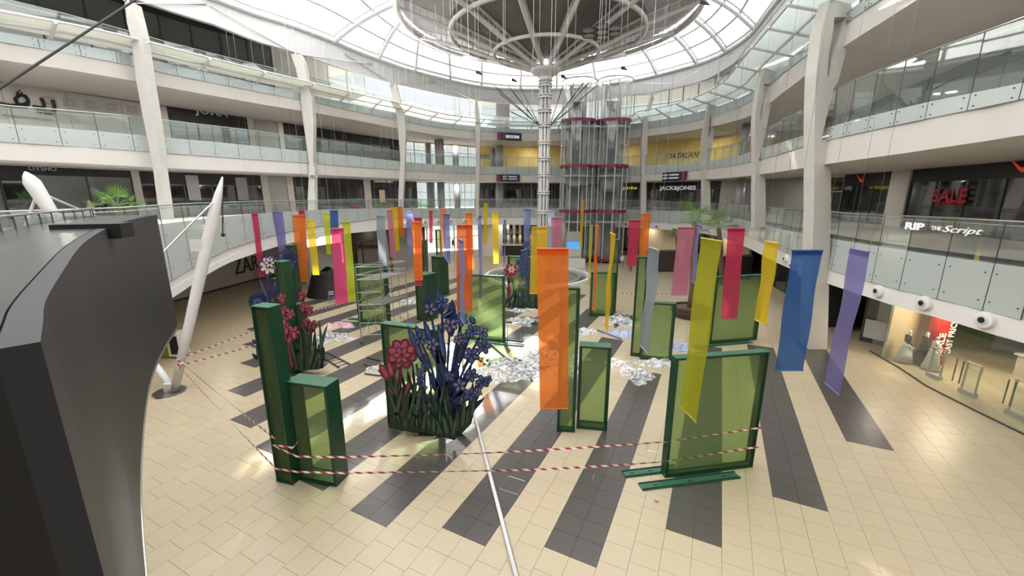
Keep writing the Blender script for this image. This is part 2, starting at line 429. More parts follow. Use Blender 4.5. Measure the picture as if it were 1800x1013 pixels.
# measured heights, as tables azimuth -> z
fb1 = R1.prof([(303, 525), (400, 463), (489, 433), (578, 414), (660, 406), (720, 400), (800, 397), (883, 395), (1000, 398), (1150, 403), (1250, 413), (1354, 457), (1482, 508), (1693, 572), (1800, 600)])
wt1 = R1.prof([(303, 508), (400, 452), (489, 421), (578, 404), (660, 395), (720, 389), (800, 385), (883, 383), (1000, 385), (1150, 392), (1250, 398), (1354, 433), (1482, 483), (1693, 537), (1800, 563)])
gb1 = R1.prof([(303, 492), (400, 438), (489, 411), (578, 395), (660, 385), (720, 382), (800, 382), (883, 382), (1000, 384), (1150, 391), (1250, 397), (1354, 432), (1482, 482), (1693, 536), (1800, 562)])
fr1 = R1.prof([(303, 392), (400, 380), (489, 373), (578, 368), (660, 366), (883, 366), (1000, 367), (1150, 371), (1200, 372), (1300, 385), (1368, 402), (1440, 416), (1539, 432), (1618, 445), (1796, 470)])
ra1 = R1.prof([(200, 366), (303, 359), (450, 354), (640, 351), (838, 350), (1000, 351), (1150, 353), (1200, 355), (1300, 359), (1368, 366), (1440, 370), (1480, 374), (1658, 382), (1800, 390)])
fb2 = R2.prof([(0, 281), (138, 287), (266, 294), (422, 301), (540, 306), (620, 310), (703, 314), (765, 317), (835, 319), (900, 320), (1000, 321), (1114, 320), (1150, 318), (1209, 316), (1250, 315), (1326, 308), (1445, 290), (1600, 268), (1800, 237)])
gb2 = R2.prof([(0, 249), (250, 266), (400, 277), (545, 287), (705, 299), (838, 306), (900, 308), (1000, 308), (1114, 307.5), (1209, 302), (1240, 298), (1340, 280), (1426, 253), (1455, 247), (1650, 205), (1800, 174)])
fr2 = R2.prof([(0, 217), (250, 238), (400, 251.5), (496, 262), (620, 274), (713, 285), (794, 291), (835, 293), (900, 293), (1000, 293), (1114, 292), (1150, 290), (1237, 284), (1301, 274), (1328, 264), (1464, 222), (1640, 178), (1800, 146)])
ra2 = R2.prof([(0, 185), (256, 207), (449, 230), (496, 237), (620, 252), (713, 268), (835, 276), (900, 277), (1000, 277), (1114, 275), (1150, 271), (1237, 264), (1301, 251), (1328, 235), (1462, 160), (1608, 101), (1800, 33)])
fb3 = R2.prof([(0, 105), (250, 145), (380, 169), (525, 194), (620, 210), (699, 226), (765, 237), (835, 245), (940, 248), (1000, 247), (1150, 238), (1237, 225), (1326, 201), (1376, 163), (1435, 117), (1489, 78), (1560, 33), (1620, -5)])
gb3 = R2.prof([(0, 74), (237, 117), (421, 155), (525, 175), (620, 195), (699, 211), (765, 224), (835, 230), (940, 235), (1000, 234), (1150, 224), (1237, 209), (1326, 175), (1376, 130), (1439, 80), (1517, 22), (1560, -8)])
tp3 = R2.prof([(0, 57), (237, 98), (421, 140), (525, 163), (620, 183), (699, 199), (765, 214), (835, 222), (940, 227), (1000, 226), (1150, 212), (1237, 195), (1326, 160), (1376, 113), (1439, 62), (1517, 3)])
tube = R2.prof([(380, 0), (450, 26), (588, 74), (709, 121), (840, 152), (958, 158), (1104, 142), (1201, 120), (1268, 97), (1324, 59), (1359, 12)])
pelb = R2.prof([(380, 44), (450, 72), (643, 133), (699, 149), (837, 176), (960, 184), (1104, 168), (1160, 160), (1245, 138), (1300, 104), (1340, 62)])

FLOOR1, FLOOR2, FLOOR3 = 6.45, 12.15, 17.0
def shiftz(tab, dz): return [(a, z + dz) for a, z in tab]
# ---- floor slabs of the galleries
WOFF = 7.0
struct('gallery_slab', sweep(R1, [(0, fb1), (0, wt1), (.02, wt1), (.02, shiftz(fr1, -.05)), (19, FLOOR1 - .1), (19, shiftz(fb1, .3)), (1.0, fb1)]), M_FASCIA, 'white curved floor edge and soffit of the first gallery', 'gallery', smooth=False)
struct('gallery_slab', sweep(R2, [(0, fb2), (0, gb2), (.02, shiftz(fr2, -.05)), (11, FLOOR2 - .1), (11, shiftz(fb2, .1)), (.8, fb2)]), M_SLAB, 'beige curved floor edge and soffit of the second gallery', 'gallery')
struct('gallery_slab', sweep(R2, [(0, fb3), (0, gb3), (.02, shiftz(tp3, -.05)), (11, 16.6), (11, shiftz(fb3, .1)), (.8, fb3)]), M_SLAB, 'beige curved floor edge and soffit of the top gallery', 'gallery')
mbf = sweep(R1, [(.3, FLOOR1 - .02), (.3, FLOOR1), (19, FLOOR1), (19, FLOOR1 - .02)])
struct('gallery_floor', mbf, M_FLOOR1, 'polished walkway floor of the first gallery', 'floor')
# ---- ceiling above the top gallery + white ring beam of the roof
struct('trim_1', sweep(R2, [(.0, pelb), (0, tube), (.35, tube), (.35, pelb)]), M_PELMET, 'deep white ring beam under the glass roof', 'ring beam')
def _ceil():
    mb = MB(); sec = [(.35, shiftz(tube, -.1)), (.35, shiftz(tube, .1)), (13.2, 22.2), (13.2, 22.0)]; n = len(R2.pts)
    cut0 = min(i for i in range(R2.nvis) if R2.az[i] > -.25); cut1 = min(i for i in range(R2.nvis) if R2.az[i] > -.03)
    sweep(R2, sec, mb, 0, cut0); sweep(R2, sec, mb, cut1, n); return mb
struct('ceiling', _ceil(), M_PELMET, 'flat white roof deck behind the ring beam')

# ---- ground floor: base, tiles
DIRM = Vector((.447, .894, 0)).normalized(); DIRN = Vector((DIRM.y, -DIRM.x, 0))
TH = math.atan2(DIRN.y, DIRN.x); TS = .6625
froot = structroot('floor', 'beige tiled mall floor with diagonal dark grey bands', 'floor')
b = MB().box((0, 30, -.16), (140, 140, .28)); part('floor_base', b, M_GROUT, froot)
ENDS = {-11: (20, 26), -10: (17.5, 30), -9: (15.0, 33), -8: (13.2, 36), -7: (11.5, 36), -6: (9.4, 37), -5: (8.0, 37), -4: (7.35, 36), -3: (6.9, 34), -2: (6.7, 30), -1: (7.35, 23.9), 0: (8.0, 19.8), 1: (9.95, 25.1), 2: (12.6, 26.7), 3: (17.0, 29)}
N0 = -3.1
def tile_box(mb, n, m, dark):
    cgap = .0018; h = TS / 2 - cgap; z1 = 0.0; z0 = -.012; bv = .0025
    c = DIRN * n + DIRM * m
    def P(a, b, z): v = c + DIRN * a + DIRM * b; return (v.x, v.y, z)
    vs = [P(-h, -h, z0), P(h, -h, z0), P(h, h, z0), P(-h, h, z0), P(-h + bv, -h + bv, z1), P(h - bv, -h + bv, z1), P(h - bv, h - bv, z1), P(-h + bv, h - bv, z1)]
    mb.add(vs, [(4, 5, 6, 7), (0, 1, 5, 4), (1, 2, 6, 5), (2, 3, 7, 6), (3, 0, 4, 7)], 1 if dark else 0)
tiles = []
for col in range(-64, 60):
    k = col // 4; sub = col % 4
    n = N0 + (col + .5) * TS
    if sub < 2: m0 = ENDS.get(k, (20, 20))[0]; off = 0
    else: m0 = ENDS.get(k, (20, 20))[0]; off = TS * (.35 if sub == 2 else .8)
    for r in range(-40, 110):
        m = m0 + (r + .5) * TS + off
        x = DIRN.x * n + DIRM.x * m; y = DIRN.y * n + DIRM.y * m
        if y < -4 or y > 66 or abs(x) > 38: continue
        dark = sub < 2 and k in ENDS and ENDS[k][0] - .01 < m < ENDS[k][1]
        if y > 0 and abs(x) < 1.6 * y + 14: tiles.append((n, m, dark, x, y))
def seen(t):
    x, y = t[3], t[4]
    if y < 7.6: return 1e9
    X = x / y * (F * CP - 300 * SP)
    fx = x * F / (y * CP + H * SP)
    if abs(fx) > 905 or fx < -690 + 60 * (y - 8) / 5 and y < 14: return 1e9
    return math.hypot(x, y)
tiles.sort(key=seen)
protos = []
for dk in (False, True):
    mb = MB(); h = TS / 2 - .0018; bv = .0025
    vs = [(-h, -h, -.012), (h, -h, -.012), (h, h, -.012), (-h, h, -.012), (-h + bv, -h + bv, 0), (h - bv, -h + bv, 0), (h - bv, h - bv, 0), (-h + bv, h - bv, 0)]
    mb.add(vs, [(4, 5, 6, 7), (0, 1, 5, 4), (1, 2, 6, 5), (2, 3, 7, 6), (3, 0, 4, 7)])
    protos.append(mb.mesh('tile', M_DARK if dk else M_TILE))
for n, m, dk, x, y in tiles[:300]:
    o = link('tile', protos[1 if dk else 0], froot); o.location = (x, y, 0); o.rotation_euler = (0, 0, TH)
mb = MB()
for n, m, dk, x, y in tiles[300:]: tile_box(mb, n, m, dk)
part('tile_field', mb, [M_TILE, M_DARK], froot, 'the rest of the beige and dark floor tiles', kind='stuff')

# ------------------------------------------------------------------ balustrades (each pane its own part)
def balustrade(name, label, R, zb, zf, zr, mats, step=1.55, off=-.06, t=.014, rail=True, rr=.03, bolts=True, vis_only=True, skip=None, posts=False):
    root = structroot(name, label, 'balustrade')
    vis = resample([R.pts[i] for i in range(R.nvis)], .25)
    # place panes between equal chords
    P = resample(vis, step)
    nr = []
    for i in range(len(P)):
        tt = (P[min(i + 1, len(P) - 1)] - P[max(i - 1, 0)]).normalized(); nr.append(Vector((-tt.y, tt.x, 0)))
    for i in range(len(P) - 1):
        if skip and skip((P[i].x + P[i + 1].x) / 2 / ((P[i].y + P[i + 1].y) / 2)): continue
        p, q = P[i] + nr[i] * off, P[i + 1] + nr[i + 1] * off
        d = (q - p).normalized(); p = p + d * .012; q = q - d * .012
        ap, aq = P[i].x / P[i].y, P[i + 1].x / P[i + 1].y
        mb = MB()
        levels = [(zb, zf, 0)] + ([(zf, zr, 1)] if zr is not None else [])
        for lo, hi, mi in levels:
            lo0, lo1, hi0, hi1 = interp(lo, ap), interp(lo, aq), interp(hi, ap), interp(hi, aq)
            nn = nr[i] * t
            def V(v, z, o=0): return (v + nn * o) + Vector((0, 0, z))
            mb.hexa([V(p, lo0), V(q, lo1), V(q, lo1, 1), V(p, lo0, 1), V(p, hi0), V(q, hi1), V(q, hi1, 1), V(p, hi0, 1)], mi)
        pane = part('glass_pane', mb, mats, root)
        if bolts and P[i].length < 40:
            bb = MB()
            for e, aa in ((.12, ap), (.88, aq)):
                for fz in (.2, .8):
                    v = p + (q - p) * e; z = interp(zb, aa) * (1 - fz) + interp(zf, aa) * fz
                    c = v + Vector((0, 0, z)); bb.tube([c - nr[i] * .03, c + nr[i] * .05], .022, 6)
            part('bolt', bb, M_DKMETAL, pane)
        if True:
            jz = interp(zr if zr is not None else zf, aq); jb = interp(zb, aq); jc = q + d * .012 + nr[i] * .004
            part('joint', MB().box(jc + Vector((0, 0, (jz + jb) / 2)), (.026, .018, jz - jb), math.atan2(d.y, d.x)), M_DKMETAL, root)
    if rail and zr is not None:
        for dz, o2, r2 in ((.0, .0, rr), (-.16, .12, rr * .7)):
            pts = [(P[i] + nr[i] * (off + o2) + Vector((0, 0, interp(zr, P[i].x / P[i].y) + dz))) for i in range(len(P))]
            part('handrail', MB().tube(pts, r2, 6), M_STEEL, root, smooth=True)
    return root
balustrade('balustrade', 'first gallery glass balustrade with frosted lower panes and steel handrail', R1, gb1, fr1, ra1, [M_FROST, M_CLEAR])
balustrade('balustrade', 'second gallery glass balustrade with frosted lower panes and steel handrail', R2, gb2, fr2, ra2, [M_FROST, M_CLEAR])
balustrade('glass_cladding', 'teal glass strip facing the top gallery edge', R2, gb3, tp3, None, [M_TEAL], rail=False)
ra3 = [(a, 18.3) for a, _ in tp3]
tf3 = [(a, 17.0) for a, _ in tp3]
balustrade('balustrade', 'top gallery balustrade set back behind the sunshade', offring(R2, .8), tf3, tf3, ra3, [M_CLEAR, M_CLEAR], rail=True, bolts=False, step=2.4, rr=.025)

# ------------------------------------------------------------------ shopfronts behind the galleries
W1 = offring(R2, 8.0); W1.tab = [t for t in W1.tab]
W2 = offring(R2, 7.5)
def at_ring(R, a):
    """point and outward normal on ring at azimuth a"""
    for i in range(R.nvis - 1):
        if R.az[i] is None or R.az[i + 1] is None: continue
        a0, a1 = R.az[i], R.az[i + 1]
        if min(a0, a1) <= a <= max(a0, a1) and a0 != a1:
            t = (a - a0) / (a1 - a0); return R.pts[i].lerp(R.pts[i + 1], t), R.nrm[i]
    i = 0 if a < 0 else R.nvis - 1
    return R.pts[i], R.nrm[i]
def wall_run(R, pa, pb, py):
    a0, a1 = ray(pa, py)[0], ray(pb, py)[0]
    n = 6; pts = []
    for i in range(n + 1):
        pts.append(at_ring(R, a0 + (a1 - a0) * i / n)[0])
    return pts
SEGS = []
def segment(R, pa, pb, py, z0, z1, kind, label, npan=None, sign=None):
    """one shop bay between two sight lines"""
    if not isinstance(z1, (int, float)): z1 = interp(z1, ray((pa + pb) / 2, py)[0]) + .12
    pts = wall_run(R, pa, pb, py); p, q = pts[0].copy(), pts[-1].copy()
    L = (q - p).length; d = (q - p).normalized(); nrm = Vector((-d.y, d.x, 0))   # outward (away from atrium)
    SEGS.append((R, ray(pa, py)[0], ray(pb, py)[0], p, q))
    c = (p + q) / 2
    names = {'dark': ('shopfront', 'shopfront'), 'grey': ('shopfront', 'shopfront'), 'wall': ('wall_panel', 'wall'), 'cream': ('wall_panel', 'wall'), 'greywall': ('wall_panel', 'wall'),
             'pier': ('pilaster', 'pilaster'), 'open': ('window_bay', 'window'), 'yellow': ('hoarding', 'hoarding')}
    nm, cat = names[kind]
    root = thing(nm, label, cat, (c.x, c.y, z0))
    def slab(name, s0, s1, zz0, zz1, o0, o1, m, par=root, lab=None):
        mb = MB(); A = p + d * s0; B = p + d * s1
        mb.hexa([A + nrm * o0 + Vector((0, 0, zz0)), B + nrm * o0 + Vector((0, 0, zz0)), B + nrm * o1 + Vector((0, 0, zz0)), A + nrm * o1 + Vector((0, 0, zz0)),
                 A + nrm * o0 + Vector((0, 0, zz1)), B + nrm * o0 + Vector((0, 0, zz1)), B + nrm * o1 + Vector((0, 0, zz1)), A + nrm * o1 + Vector((0, 0, zz1))])
        return part(name, mb, m, par, lab)
    hgt = z1 - z0
    if kind in ('wall', 'cream', 'greywall', 'yellow', 'pier'):
        m = {'wall': M_WALLW, 'cream': M_CREAM, 'greywall': M_GREYW, 'yellow': M_YELLOW, 'pier': M_SLAB}[kind]
        k = npan or max(1, int(L / 2.4)) if kind != 'pier' else 1
        for i in range(k): slab('panel', L * i / k + .01, L * (i + 1) / k - .01, z0, z1, -.12 if kind == 'pier' else 0, .2, m)
        slab('backing', 0, L, z0, z1, .2, .3, M_GREYW)
    else:
        k = npan or max(1, round(L / 2.2)); fr = .05
        gm = {'dark': M_TINT, 'grey': M_GREYG, 'open': M_CLEAR}[kind]
        fm = M_DKMETAL if kind != 'open' else M_WHITE
        head = {'dark': 1.0, 'grey': .6}.get(kind, .2)
        for i in range(k):
            slab('glass_pane', L * i / k + fr, L * (i + 1) / k - fr, z0 + .08, z1 - head, .02, .05, gm)
        for i in range(k + 1): slab('mullion', max(0, L * i / k - fr), min(L, L * i / k + fr), z0, z1 - head, -.03, .1, fm)
        slab('header', 0, L, z1 - head, z1, -.02, .15, M_SHOPIN if kind != 'open' else M_WHITE)
        slab('sill', 0, L, z0, z0 + .08, -.04, .12, fm)
        if kind == 'open':
            slab('transom', 0, L, z0 + hgt * .62, z0 + hgt * .62 + .08, -.02, .08, fm)
    return root, p, q, nrm, d
Z1a, Z1b = FLOOR1, fb2
Z2a, Z2b = FLOOR2, fb3
pos1 = [
 (-120, -2, 'grey', 'pale glass shopfront cut by the left edge, level with the white mast tops'), (0, 62, 'dark', 'black shopfront behind the tip of the far left white mast'),
 (62, 232, 'grey', 'grey glass shopfront with three mannequins behind the palm'), (232, 246, 'pier', 'beige pilaster left of the nearest left column'),
 (246, 322, 'dark', 'dark shopfront directly behind the nearest left column'), (322, 458, 'dark', 'dark shopfront with two hanging posters behind the tall white mast'),
 (458, 470, 'pier', 'slim pilaster left of the grey passage'), (470, 503, 'greywall', 'grey recessed passage wall between two pilasters'), (503, 514, 'pier', 'slim pilaster right of the grey passage'),
 (514, 638, 'dark', 'wide dark shopfront behind the second left column'), (638, 650, 'pier', 'pilaster between the two dark shopfronts left of the windows'),
 (650, 732, 'dark', 'dark shopfront with small white sign beside the third left column'), (732, 842, 'open', 'bright glazed bay looking outside on the first gallery'),
 (842, 882, 'dark', 'dark shopfront under the left navy sign'), (882, 944, 'dark', 'dark shopfront just left of the central column'), (944, 1000, 'dark', 'dark shopfront behind the central column'),
 (1000, 1092, 'grey', 'grey shopfront behind the glass lifts'), (1092, 1134, 'dark', 'dark shopfront with yellow lettering right of the lifts'), (1134, 1240, 'dark', 'dark shopfront with bold white lettering'),
 (1240, 1268, 'dark', 'narrow dark bay right of the white lettered shop'), (1268, 1300, 'greywall', 'pale grey wall behind the round column on the first gallery'), (1300, 1345, 'greywall', 'pale grey wall left of the fourth right column'),
 (1345, 1432, 'greywall', 'grey partition with bright gaps near the orange sign'), (1432, 1484, 'open', 'bright glazed bay beside the big right column'),
 (1484, 1568, 'dark', 'dark shopfront with small red streak logo'), (1568, 1602, 'pier', 'light pilaster carrying a framed display'), (1602, 1960, 'dark', 'big dark shopfront with a crimson discount notice')]
seg1 = {}
for pa, pb, kd, lb in pos1: seg1[(pa, pb)] = segment(W1, pa, pb, 320, Z1a, Z1b, kd, lb)
pos2 = [
 (-120, 300, 'wall', 'white patterned shop wall with black script lettering at upper left'), (300, 436, 'dark', 'black shopfront with grey sports lettering on the second gallery'),
 (436, 446, 'pier', 'slim pilaster right of the black sports shop'), (446, 488, 'greywall', 'grey recessed passage wall on the second gallery'), (488, 497, 'pier', 'slim pilaster left of the mirror-like shopfront'),
 (497, 542, 'dark', 'reflecting dark shopfront left of the second left column'), (542, 636, 'dark', 'reflecting dark shopfront right of the second left column'), (636, 700, 'dark', 'dark shopfront ending at the third left column'),
 (700, 843, 'open', 'bright glazed bay looking outside on the second gallery'), (843, 1000, 'yellow', 'yellow printed hoarding behind the central column'),
 (1000, 1100, 'greywall', 'grey wall behind the glass lifts on the second gallery'), (1100, 1238, 'yellow', 'yellow printed hoarding right of the lifts'), (1238, 1330, 'yellow', 'yellow printed hoarding beside the round column'),
 (1330, 1450, 'grey', 'grey glazed bay behind the second right column'), (1450, 1640, 'dark', 'dark shopfront on the second gallery beside the big column'), (1640, 1960, 'dark', 'dark shopfront at the upper right edge')]
seg2 = {}
for pa, pb, kd, lb in pos2: seg2[(pa, pb)] = segment(W2, pa, pb, 230, Z2a, Z2b, kd, lb)
pos3 = [(-120, 0, 'grey', 'dark glazed bay of the top gallery at the left edge'), (0, 170, 'grey', 'dark glazed bay of the top gallery before the leaning cable'), (170, 345, 'grey', 'dark glazed bay behind the nearest left column top'),
 (345, 480, 'grey', 'dark glazed bay of the top gallery ending at the tiled wall'), (480, 575, 'wall', 'white tiled wall of the top gallery'), (575, 640, 'open', 'small white framed window beside the tiled wall'),
 (846, 872, 'open', 'white framed window left of the brown shutter on the top gallery'), (872, 895, 'greywall', 'brown grey shutter panel on the top gallery'), (895, 960, 'open', 'white framed window right of the brown shutter'),
 (1090, 1180, 'open', 'white framed windows right of the lifts on the top gallery'), (1180, 1290, 'open', 'white framed windows behind the glass canopy on the right')]
W3 = offring(R2, 5.5)
for pa, pb, kd, lb in pos3: segment(W3, pa, pb, 120, 17.0, 21.9, kd, lb)

def wall_px(R, px, py):
    a, k = ray(px, py)
    for R_, a0, a1, p, q in SEGS:
        if R_ is R and a0 <= a <= a1:
            d = (q - p).normalized(); s = (a * p.y - p.x) / (d.x - a * d.y); c = p + d * s
            return Vector((c.x, c.y, H - k * c.y)), Vector((-d.y, d.x, 0))
    p, n = at_ring(R, a); return Vector((p.x, p.y, H - k * p.y)), n
def sign(R, name, body, m, x0, y0, x1, y1, hpx, cat='lettering', label='', out=.15, parent=None, **kw):
    p, _ = wall_px(R, x0, y0); q, _ = wall_px(R, x1, y1)
    dep = (p.y + q.y) / 2; h = hpx * dep / 745
    p.z = q.z = (p.z + q.z) / 2
    o = text_on(name, body, m, p, q, h, out=out, **kw)
    o['label'] = label; o['category'] = cat
    return o

# ------------------------------------------------------------------ ground-floor shop walls behind the gallery edge
W0 = offring(R1, 3.6)
pos0 = [(540, 600, 'greywall', 'grey piers and display window beside the left shop'), (604, 668, 'dark', 'dark ground floor shopfront behind the scaffold'), (668, 726, 'greywall', 'grey ground floor wall behind the leaning palm'),
 (726, 842, 'open', 'bright ground floor entrance glazing between the banners'), (842, 884, 'wall', 'white ground floor wall left of the lit display'), (884, 944, 'dark', 'ground floor shopfront with lit mannequins'),
 (944, 1010, 'greywall', 'grey ground floor wall behind the central column'), (1088, 1128, 'dark', 'dark maroon recess behind the escalator'), (1128, 1204, 'cream', 'warm lit shop wall behind the orange banner'),
 (1204, 1262, 'dark', 'dark ground floor shop behind the palm planter'), (1262, 1318, 'cream', 'warm lit shop wall above the black counter'), (1352, 1442, 'dark', 'dark ground floor shop behind the blue banner'), (1442, 1520, 'dark', 'dark ground floor shop right of the beige column')]
for pa, pb, kd, lb in pos0: segment(W0, pa, pb, 440, 0, 3.9 if pa > 1300 or pa < 600 else 4.75, kd, lb)

# ------------------------------------------------------------------ roof: girders, purlins, panes, umbrella
UC = Vector((3.15, 42.0, 0))       # plan of the central column
zt = R2.zs(tube)
def roofpt(ang, f):
    """point on the roof between the ring beam (f=0) and the umbrella rim (f=1) in direction ang from the column"""
    d = Vector((math.cos(ang), math.sin(ang), 0)); best = None
    n = len(R2.pts)
    for i in range(n):
        p, q = R2.pts[i] - UC, R2.pts[(i + 1) % n] - UC
        c0 = d.x * p.y - d.y * p.x; c1 = d.x * q.y - d.y * q.x
        if c0 * c1 <= 0 and c0 != c1:
            t = c0 / (c0 - c1); v = p.lerp(q, t)
            if v.dot(d) > 0: best = (v.length, zt[i] + (zt[(i + 1) % n] - zt[i]) * t); break
    r0, z0 = best
    r1, z1 = 13.6, 24.6
    r = r0 + (r1 - r0) * f
    return UC + d * r + Vector((0, 0, z0 + (z1 - z0) * f + .25 * math.sin(PI * f)))
NG = 20
rroot = structroot('roof', 'glass roof of white steel girders with bright panes around the umbrella', 'roof')
angs = [math.radians(q) for q in [-14.7, 3, 18.5, 36.5, 62, 80, 98.5, 120, 139, 159, 174.7, 187.7] + [187.7 + 17.5 * k for k in range(1, 9)]]
for i, a in enumerate(angs):
    pts = [roofpt(a, f / 8) for f in range(9)]
    part('girder', MB().tube(pts, .16, 6), M_ROOFW, rroot)
    part('girder', MB().tube([p + Vector((0, 0, .5)) for p in pts], .10, 5), M_ROOFW, rroot)
    st = MB()
    for f in range(0, 17): v = roofpt(a, f / 16); st.box(v + Vector((0, 0, .25)), (.07, .07, .5))
    part('girder_post', st, M_ROOFW, rroot, kind='stuff')
for f in (.33, .66):
    pts = [roofpt(2 * PI * i / 128, f) + Vector((0, 0, .35)) for i in range(129)]
    part('purlin', MB().tube(pts, .10, 6), M_ROOFW, rroot)
for i in range(NG):
    a0, a1 = angs[i], angs[(i + 1) % NG] + (2 * PI if i == NG - 1 else 0)
    for f0, f1 in ((0, .33), (.33, .66), (.66, 1)):
        mb = MB()
        mb.grid(lambda u, v: roofpt(a0 + (a1 - a0) * u, f0 + (f1 - f0) * v) + Vector((0, 0, .6)), 3, 2)
        part('roof_pane', mb, M_ROOFG, rroot)
tb = MB(); pts = [roofpt(2 * PI * i / 160, 0) for i in range(161)]
tb.tube(pts, .2, 8); part('ring_tube', tb, M_ROOFW, rroot, smooth=True)
tb2 = MB().tube([p + Vector((0, 0, .45)) for p in pts], .1, 6); part('ring_tube', tb2, M_ROOFW, rroot)

# umbrella and central column
um = thing('steel_umbrella', 'huge grey steel umbrella canopy spreading from the central column', 'canopy', (UC.x, UC.y, 19.7))
URr = [(0.9, 19.9), (4.85, 21.3), (8.8, 22.8), (13.2, 24.1)]
def uz(r): return interp(URr, r)
def upt(a, r, dz=0): return UC + Vector((r * math.cos(a), r * math.sin(a), uz(r) + dz))
for (r, z), tr in zip(URr[1:], (.16, .19, .24)):
    part('hoop', MB().ring((UC.x, UC.y, z), r, tr, 96, 8), M_WHITE, um, smooth=True)
part('hoop', MB().ring((UC.x, UC.y, URr[3][1] + .45), 13.3, .12, 96, 6), M_WHITE, um, smooth=True)
NU = 12
for i in range(NU):
    a = 2 * PI * (i + .4) / NU
    rb = MB().tube([upt(a, r) for r in (.9, 4.85, 8.8, 13.2)], [.17, .2, .2, .16], 8)
    rib = part('rib', rb, M_WHITE, um)
    up = MB().tube([upt(a, r, .55 + .02 * r) for r in (.9, 4.85, 8.8, 13.2)], .12, 6)
    for k in range(22):
        r = 1.2 + k * .56; up.box(upt(a, r, .3), (.06, .06, .6))
    part('rib_truss', up, M_ROOFW, rib)
for i in range(NU):
    a0, a1 = 2 * PI * (i + .4) / NU, 2 * PI * (i + 1.4) / NU
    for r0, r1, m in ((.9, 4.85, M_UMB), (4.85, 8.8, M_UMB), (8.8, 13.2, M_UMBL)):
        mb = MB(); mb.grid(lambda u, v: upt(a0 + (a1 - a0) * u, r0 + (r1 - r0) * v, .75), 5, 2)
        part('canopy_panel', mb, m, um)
cc = thing('central_column', 'white clustered steel column with collars at the atrium centre', 'column', (UC.x, UC.y, 0))
for k in range(8):
    a = 2 * PI * k / 8
    part('column_tube', MB().tube([UC + Vector((.42 * math.cos(a), .42 * math.sin(a), z)) for z in (0, 10, 19.3)], [.13, .12, .12], 8), M_WHITE, cc, smooth=True)
part('column_core', MB().tube([UC + Vector((0, 0, 0)), UC + Vector((0, 0, 19.3))], .2, 10), M_WHITE, cc, smooth=True)
for z in (1.2, 3.0, 4.9, 6.8, 8.7, 10.4, 11.9, 13.4, 15.0, 16.3, 17.6, 18.6):
    part('collar', MB().lathe(UC + Vector((0, 0, z)), [(.3, -.1), (.66, -.12), (.66, -.02), (.5, 0), (.5, .1), (.66, .12), (.66, .2), (.3, .22)], 20), M_WHITE, cc)
part('capital', MB().lathe(UC + Vector((0, 0, 19.0)), [(.5, -.1), (.7, 0), (.6, .3), (1.3, .7), (1.45, .85), (1.45, 1.0), (.9, 1.15)], 24), M_WHITE, cc, smooth=False)
# thin spear-like rods fanned out from a collar of the column
sr = thing('rod_spray', 'spray of thin dark metal rods fanning out from the central column', 'sculpture', (UC.x, UC.y, 15.0))
for (x, y, dd) in [(868, 150, -3), (873, 160, -2), (893, 150, 1), (900, 160, -1), (905, 185, 0), (914, 152, 2), (895, 195, -4), (925, 190, 1), (980, 215, -1), (1000, 195, -2), (1012, 165, 1), (1040, 140, 2), (1050, 150, -2), (1020, 180, 0), (990, 150, -3), (1030, 140, 3)]:
    tip = pl(x, y, 42 + dd); b0 = UC + Vector((math.copysign(.5, tip.x - UC.x), 0, 15.05))
    part('rod', MB().tube([b0, b0.lerp(tip, .5), b0.lerp(tip, .9), tip], [.035, .03, .05, .01], 5), M_DKMETAL, sr)
# hanging cluster of round discs
hx = thing('hanging_disc_cluster', 'flower-shaped cluster of seven pale discs hanging under the umbrella', 'hanging ornament', pl(1058, 56, 36))
for k in range(7):
    c = pl(1058, 56, 36) + (Vector((0, 0, 0)) if k == 6 else Vector((1.15 * math.cos(PI / 3 * k + .3), 1.15 * math.sin(PI / 3 * k + .3), 0)))
    part('disc_frame', MB().ring(c, .52, .07, 20, 6), M_DKMETAL, hx); part('disc', MB().lathe(c, [(.02, -.03), (.45, -.03), (.45, .03), (.02, .03)], 20), M_UMBL, hx)
c = pl(1058, 56, 36)
part('hanging_wire', MB().tube([c, c + Vector((0, 0, 4.2))], .02, 4), M_DKMETAL, hx)

# ------------------------------------------------------------------ columns at the gallery edge
def column(label, D, left, right, slots=(), m=M_COLUMN, th=.55, group=None, box=None):
    """outline given by its left and right edges seen from the photograph, at one depth"""
    lo = pl(*left[-1], D)
    root = thing('column', label, 'column', (lo.x, D, 0))
    L = [pl(x, y, D) for x, y in left]; Rr = [pl(x, y, D) for x, y in right]
    zs = sorted({round(p.z, 2) for p in L + Rr}, reverse=True)
    def xi(E, z):
        t = sorted((p.z, p.x) for p in E); return interp(t, z)
    sl = []
    for s in slots:      # (list left, list right)
        sl.append(([pl(x, y, D) for x, y in s[0]], [pl(x, y, D) for x, y in s[1]]))
    ts = sorted(set(zs) | {round(p.z, 2) for a, b2 in sl for p in a + b2}, reverse=True)
    mb = MB()
    def slab(x0, x1, x2, x3, za, zb):
        mb.hexa([Vector((x2, D, zb)), Vector((x3, D, zb)), Vector((x3, D + th, zb)), Vector((x2, D + th, zb)), Vector((x0, D, za)), Vector((x1, D, za)), Vector((x1, D + th, za)), Vector((x0, D + th, za))])
    for za, zb in zip(ts, ts[1:]):
        if za - zb < .005: continue
        mid = (za + zb) / 2; hole = None
        for a, b2 in sl:
            if min(p.z for p in a) < mid < max(p.z for p in a): hole = (a, b2)
        if hole:
            slab(xi(L, za), xi(hole[0], za), xi(L, zb), xi(hole[0], zb), za, zb)
            slab(xi(hole[1], za), xi(Rr, za), xi(hole[1], zb), xi(Rr, zb), za, zb)
        else: slab(xi(L, za), xi(Rr, za), xi(L, zb), xi(Rr, zb), za, zb)
    part('column_shaft', mb, m, root)
    return root
def Dc(px, R=R2, py=250): return R.D(ray(px, py)[0]) - .35
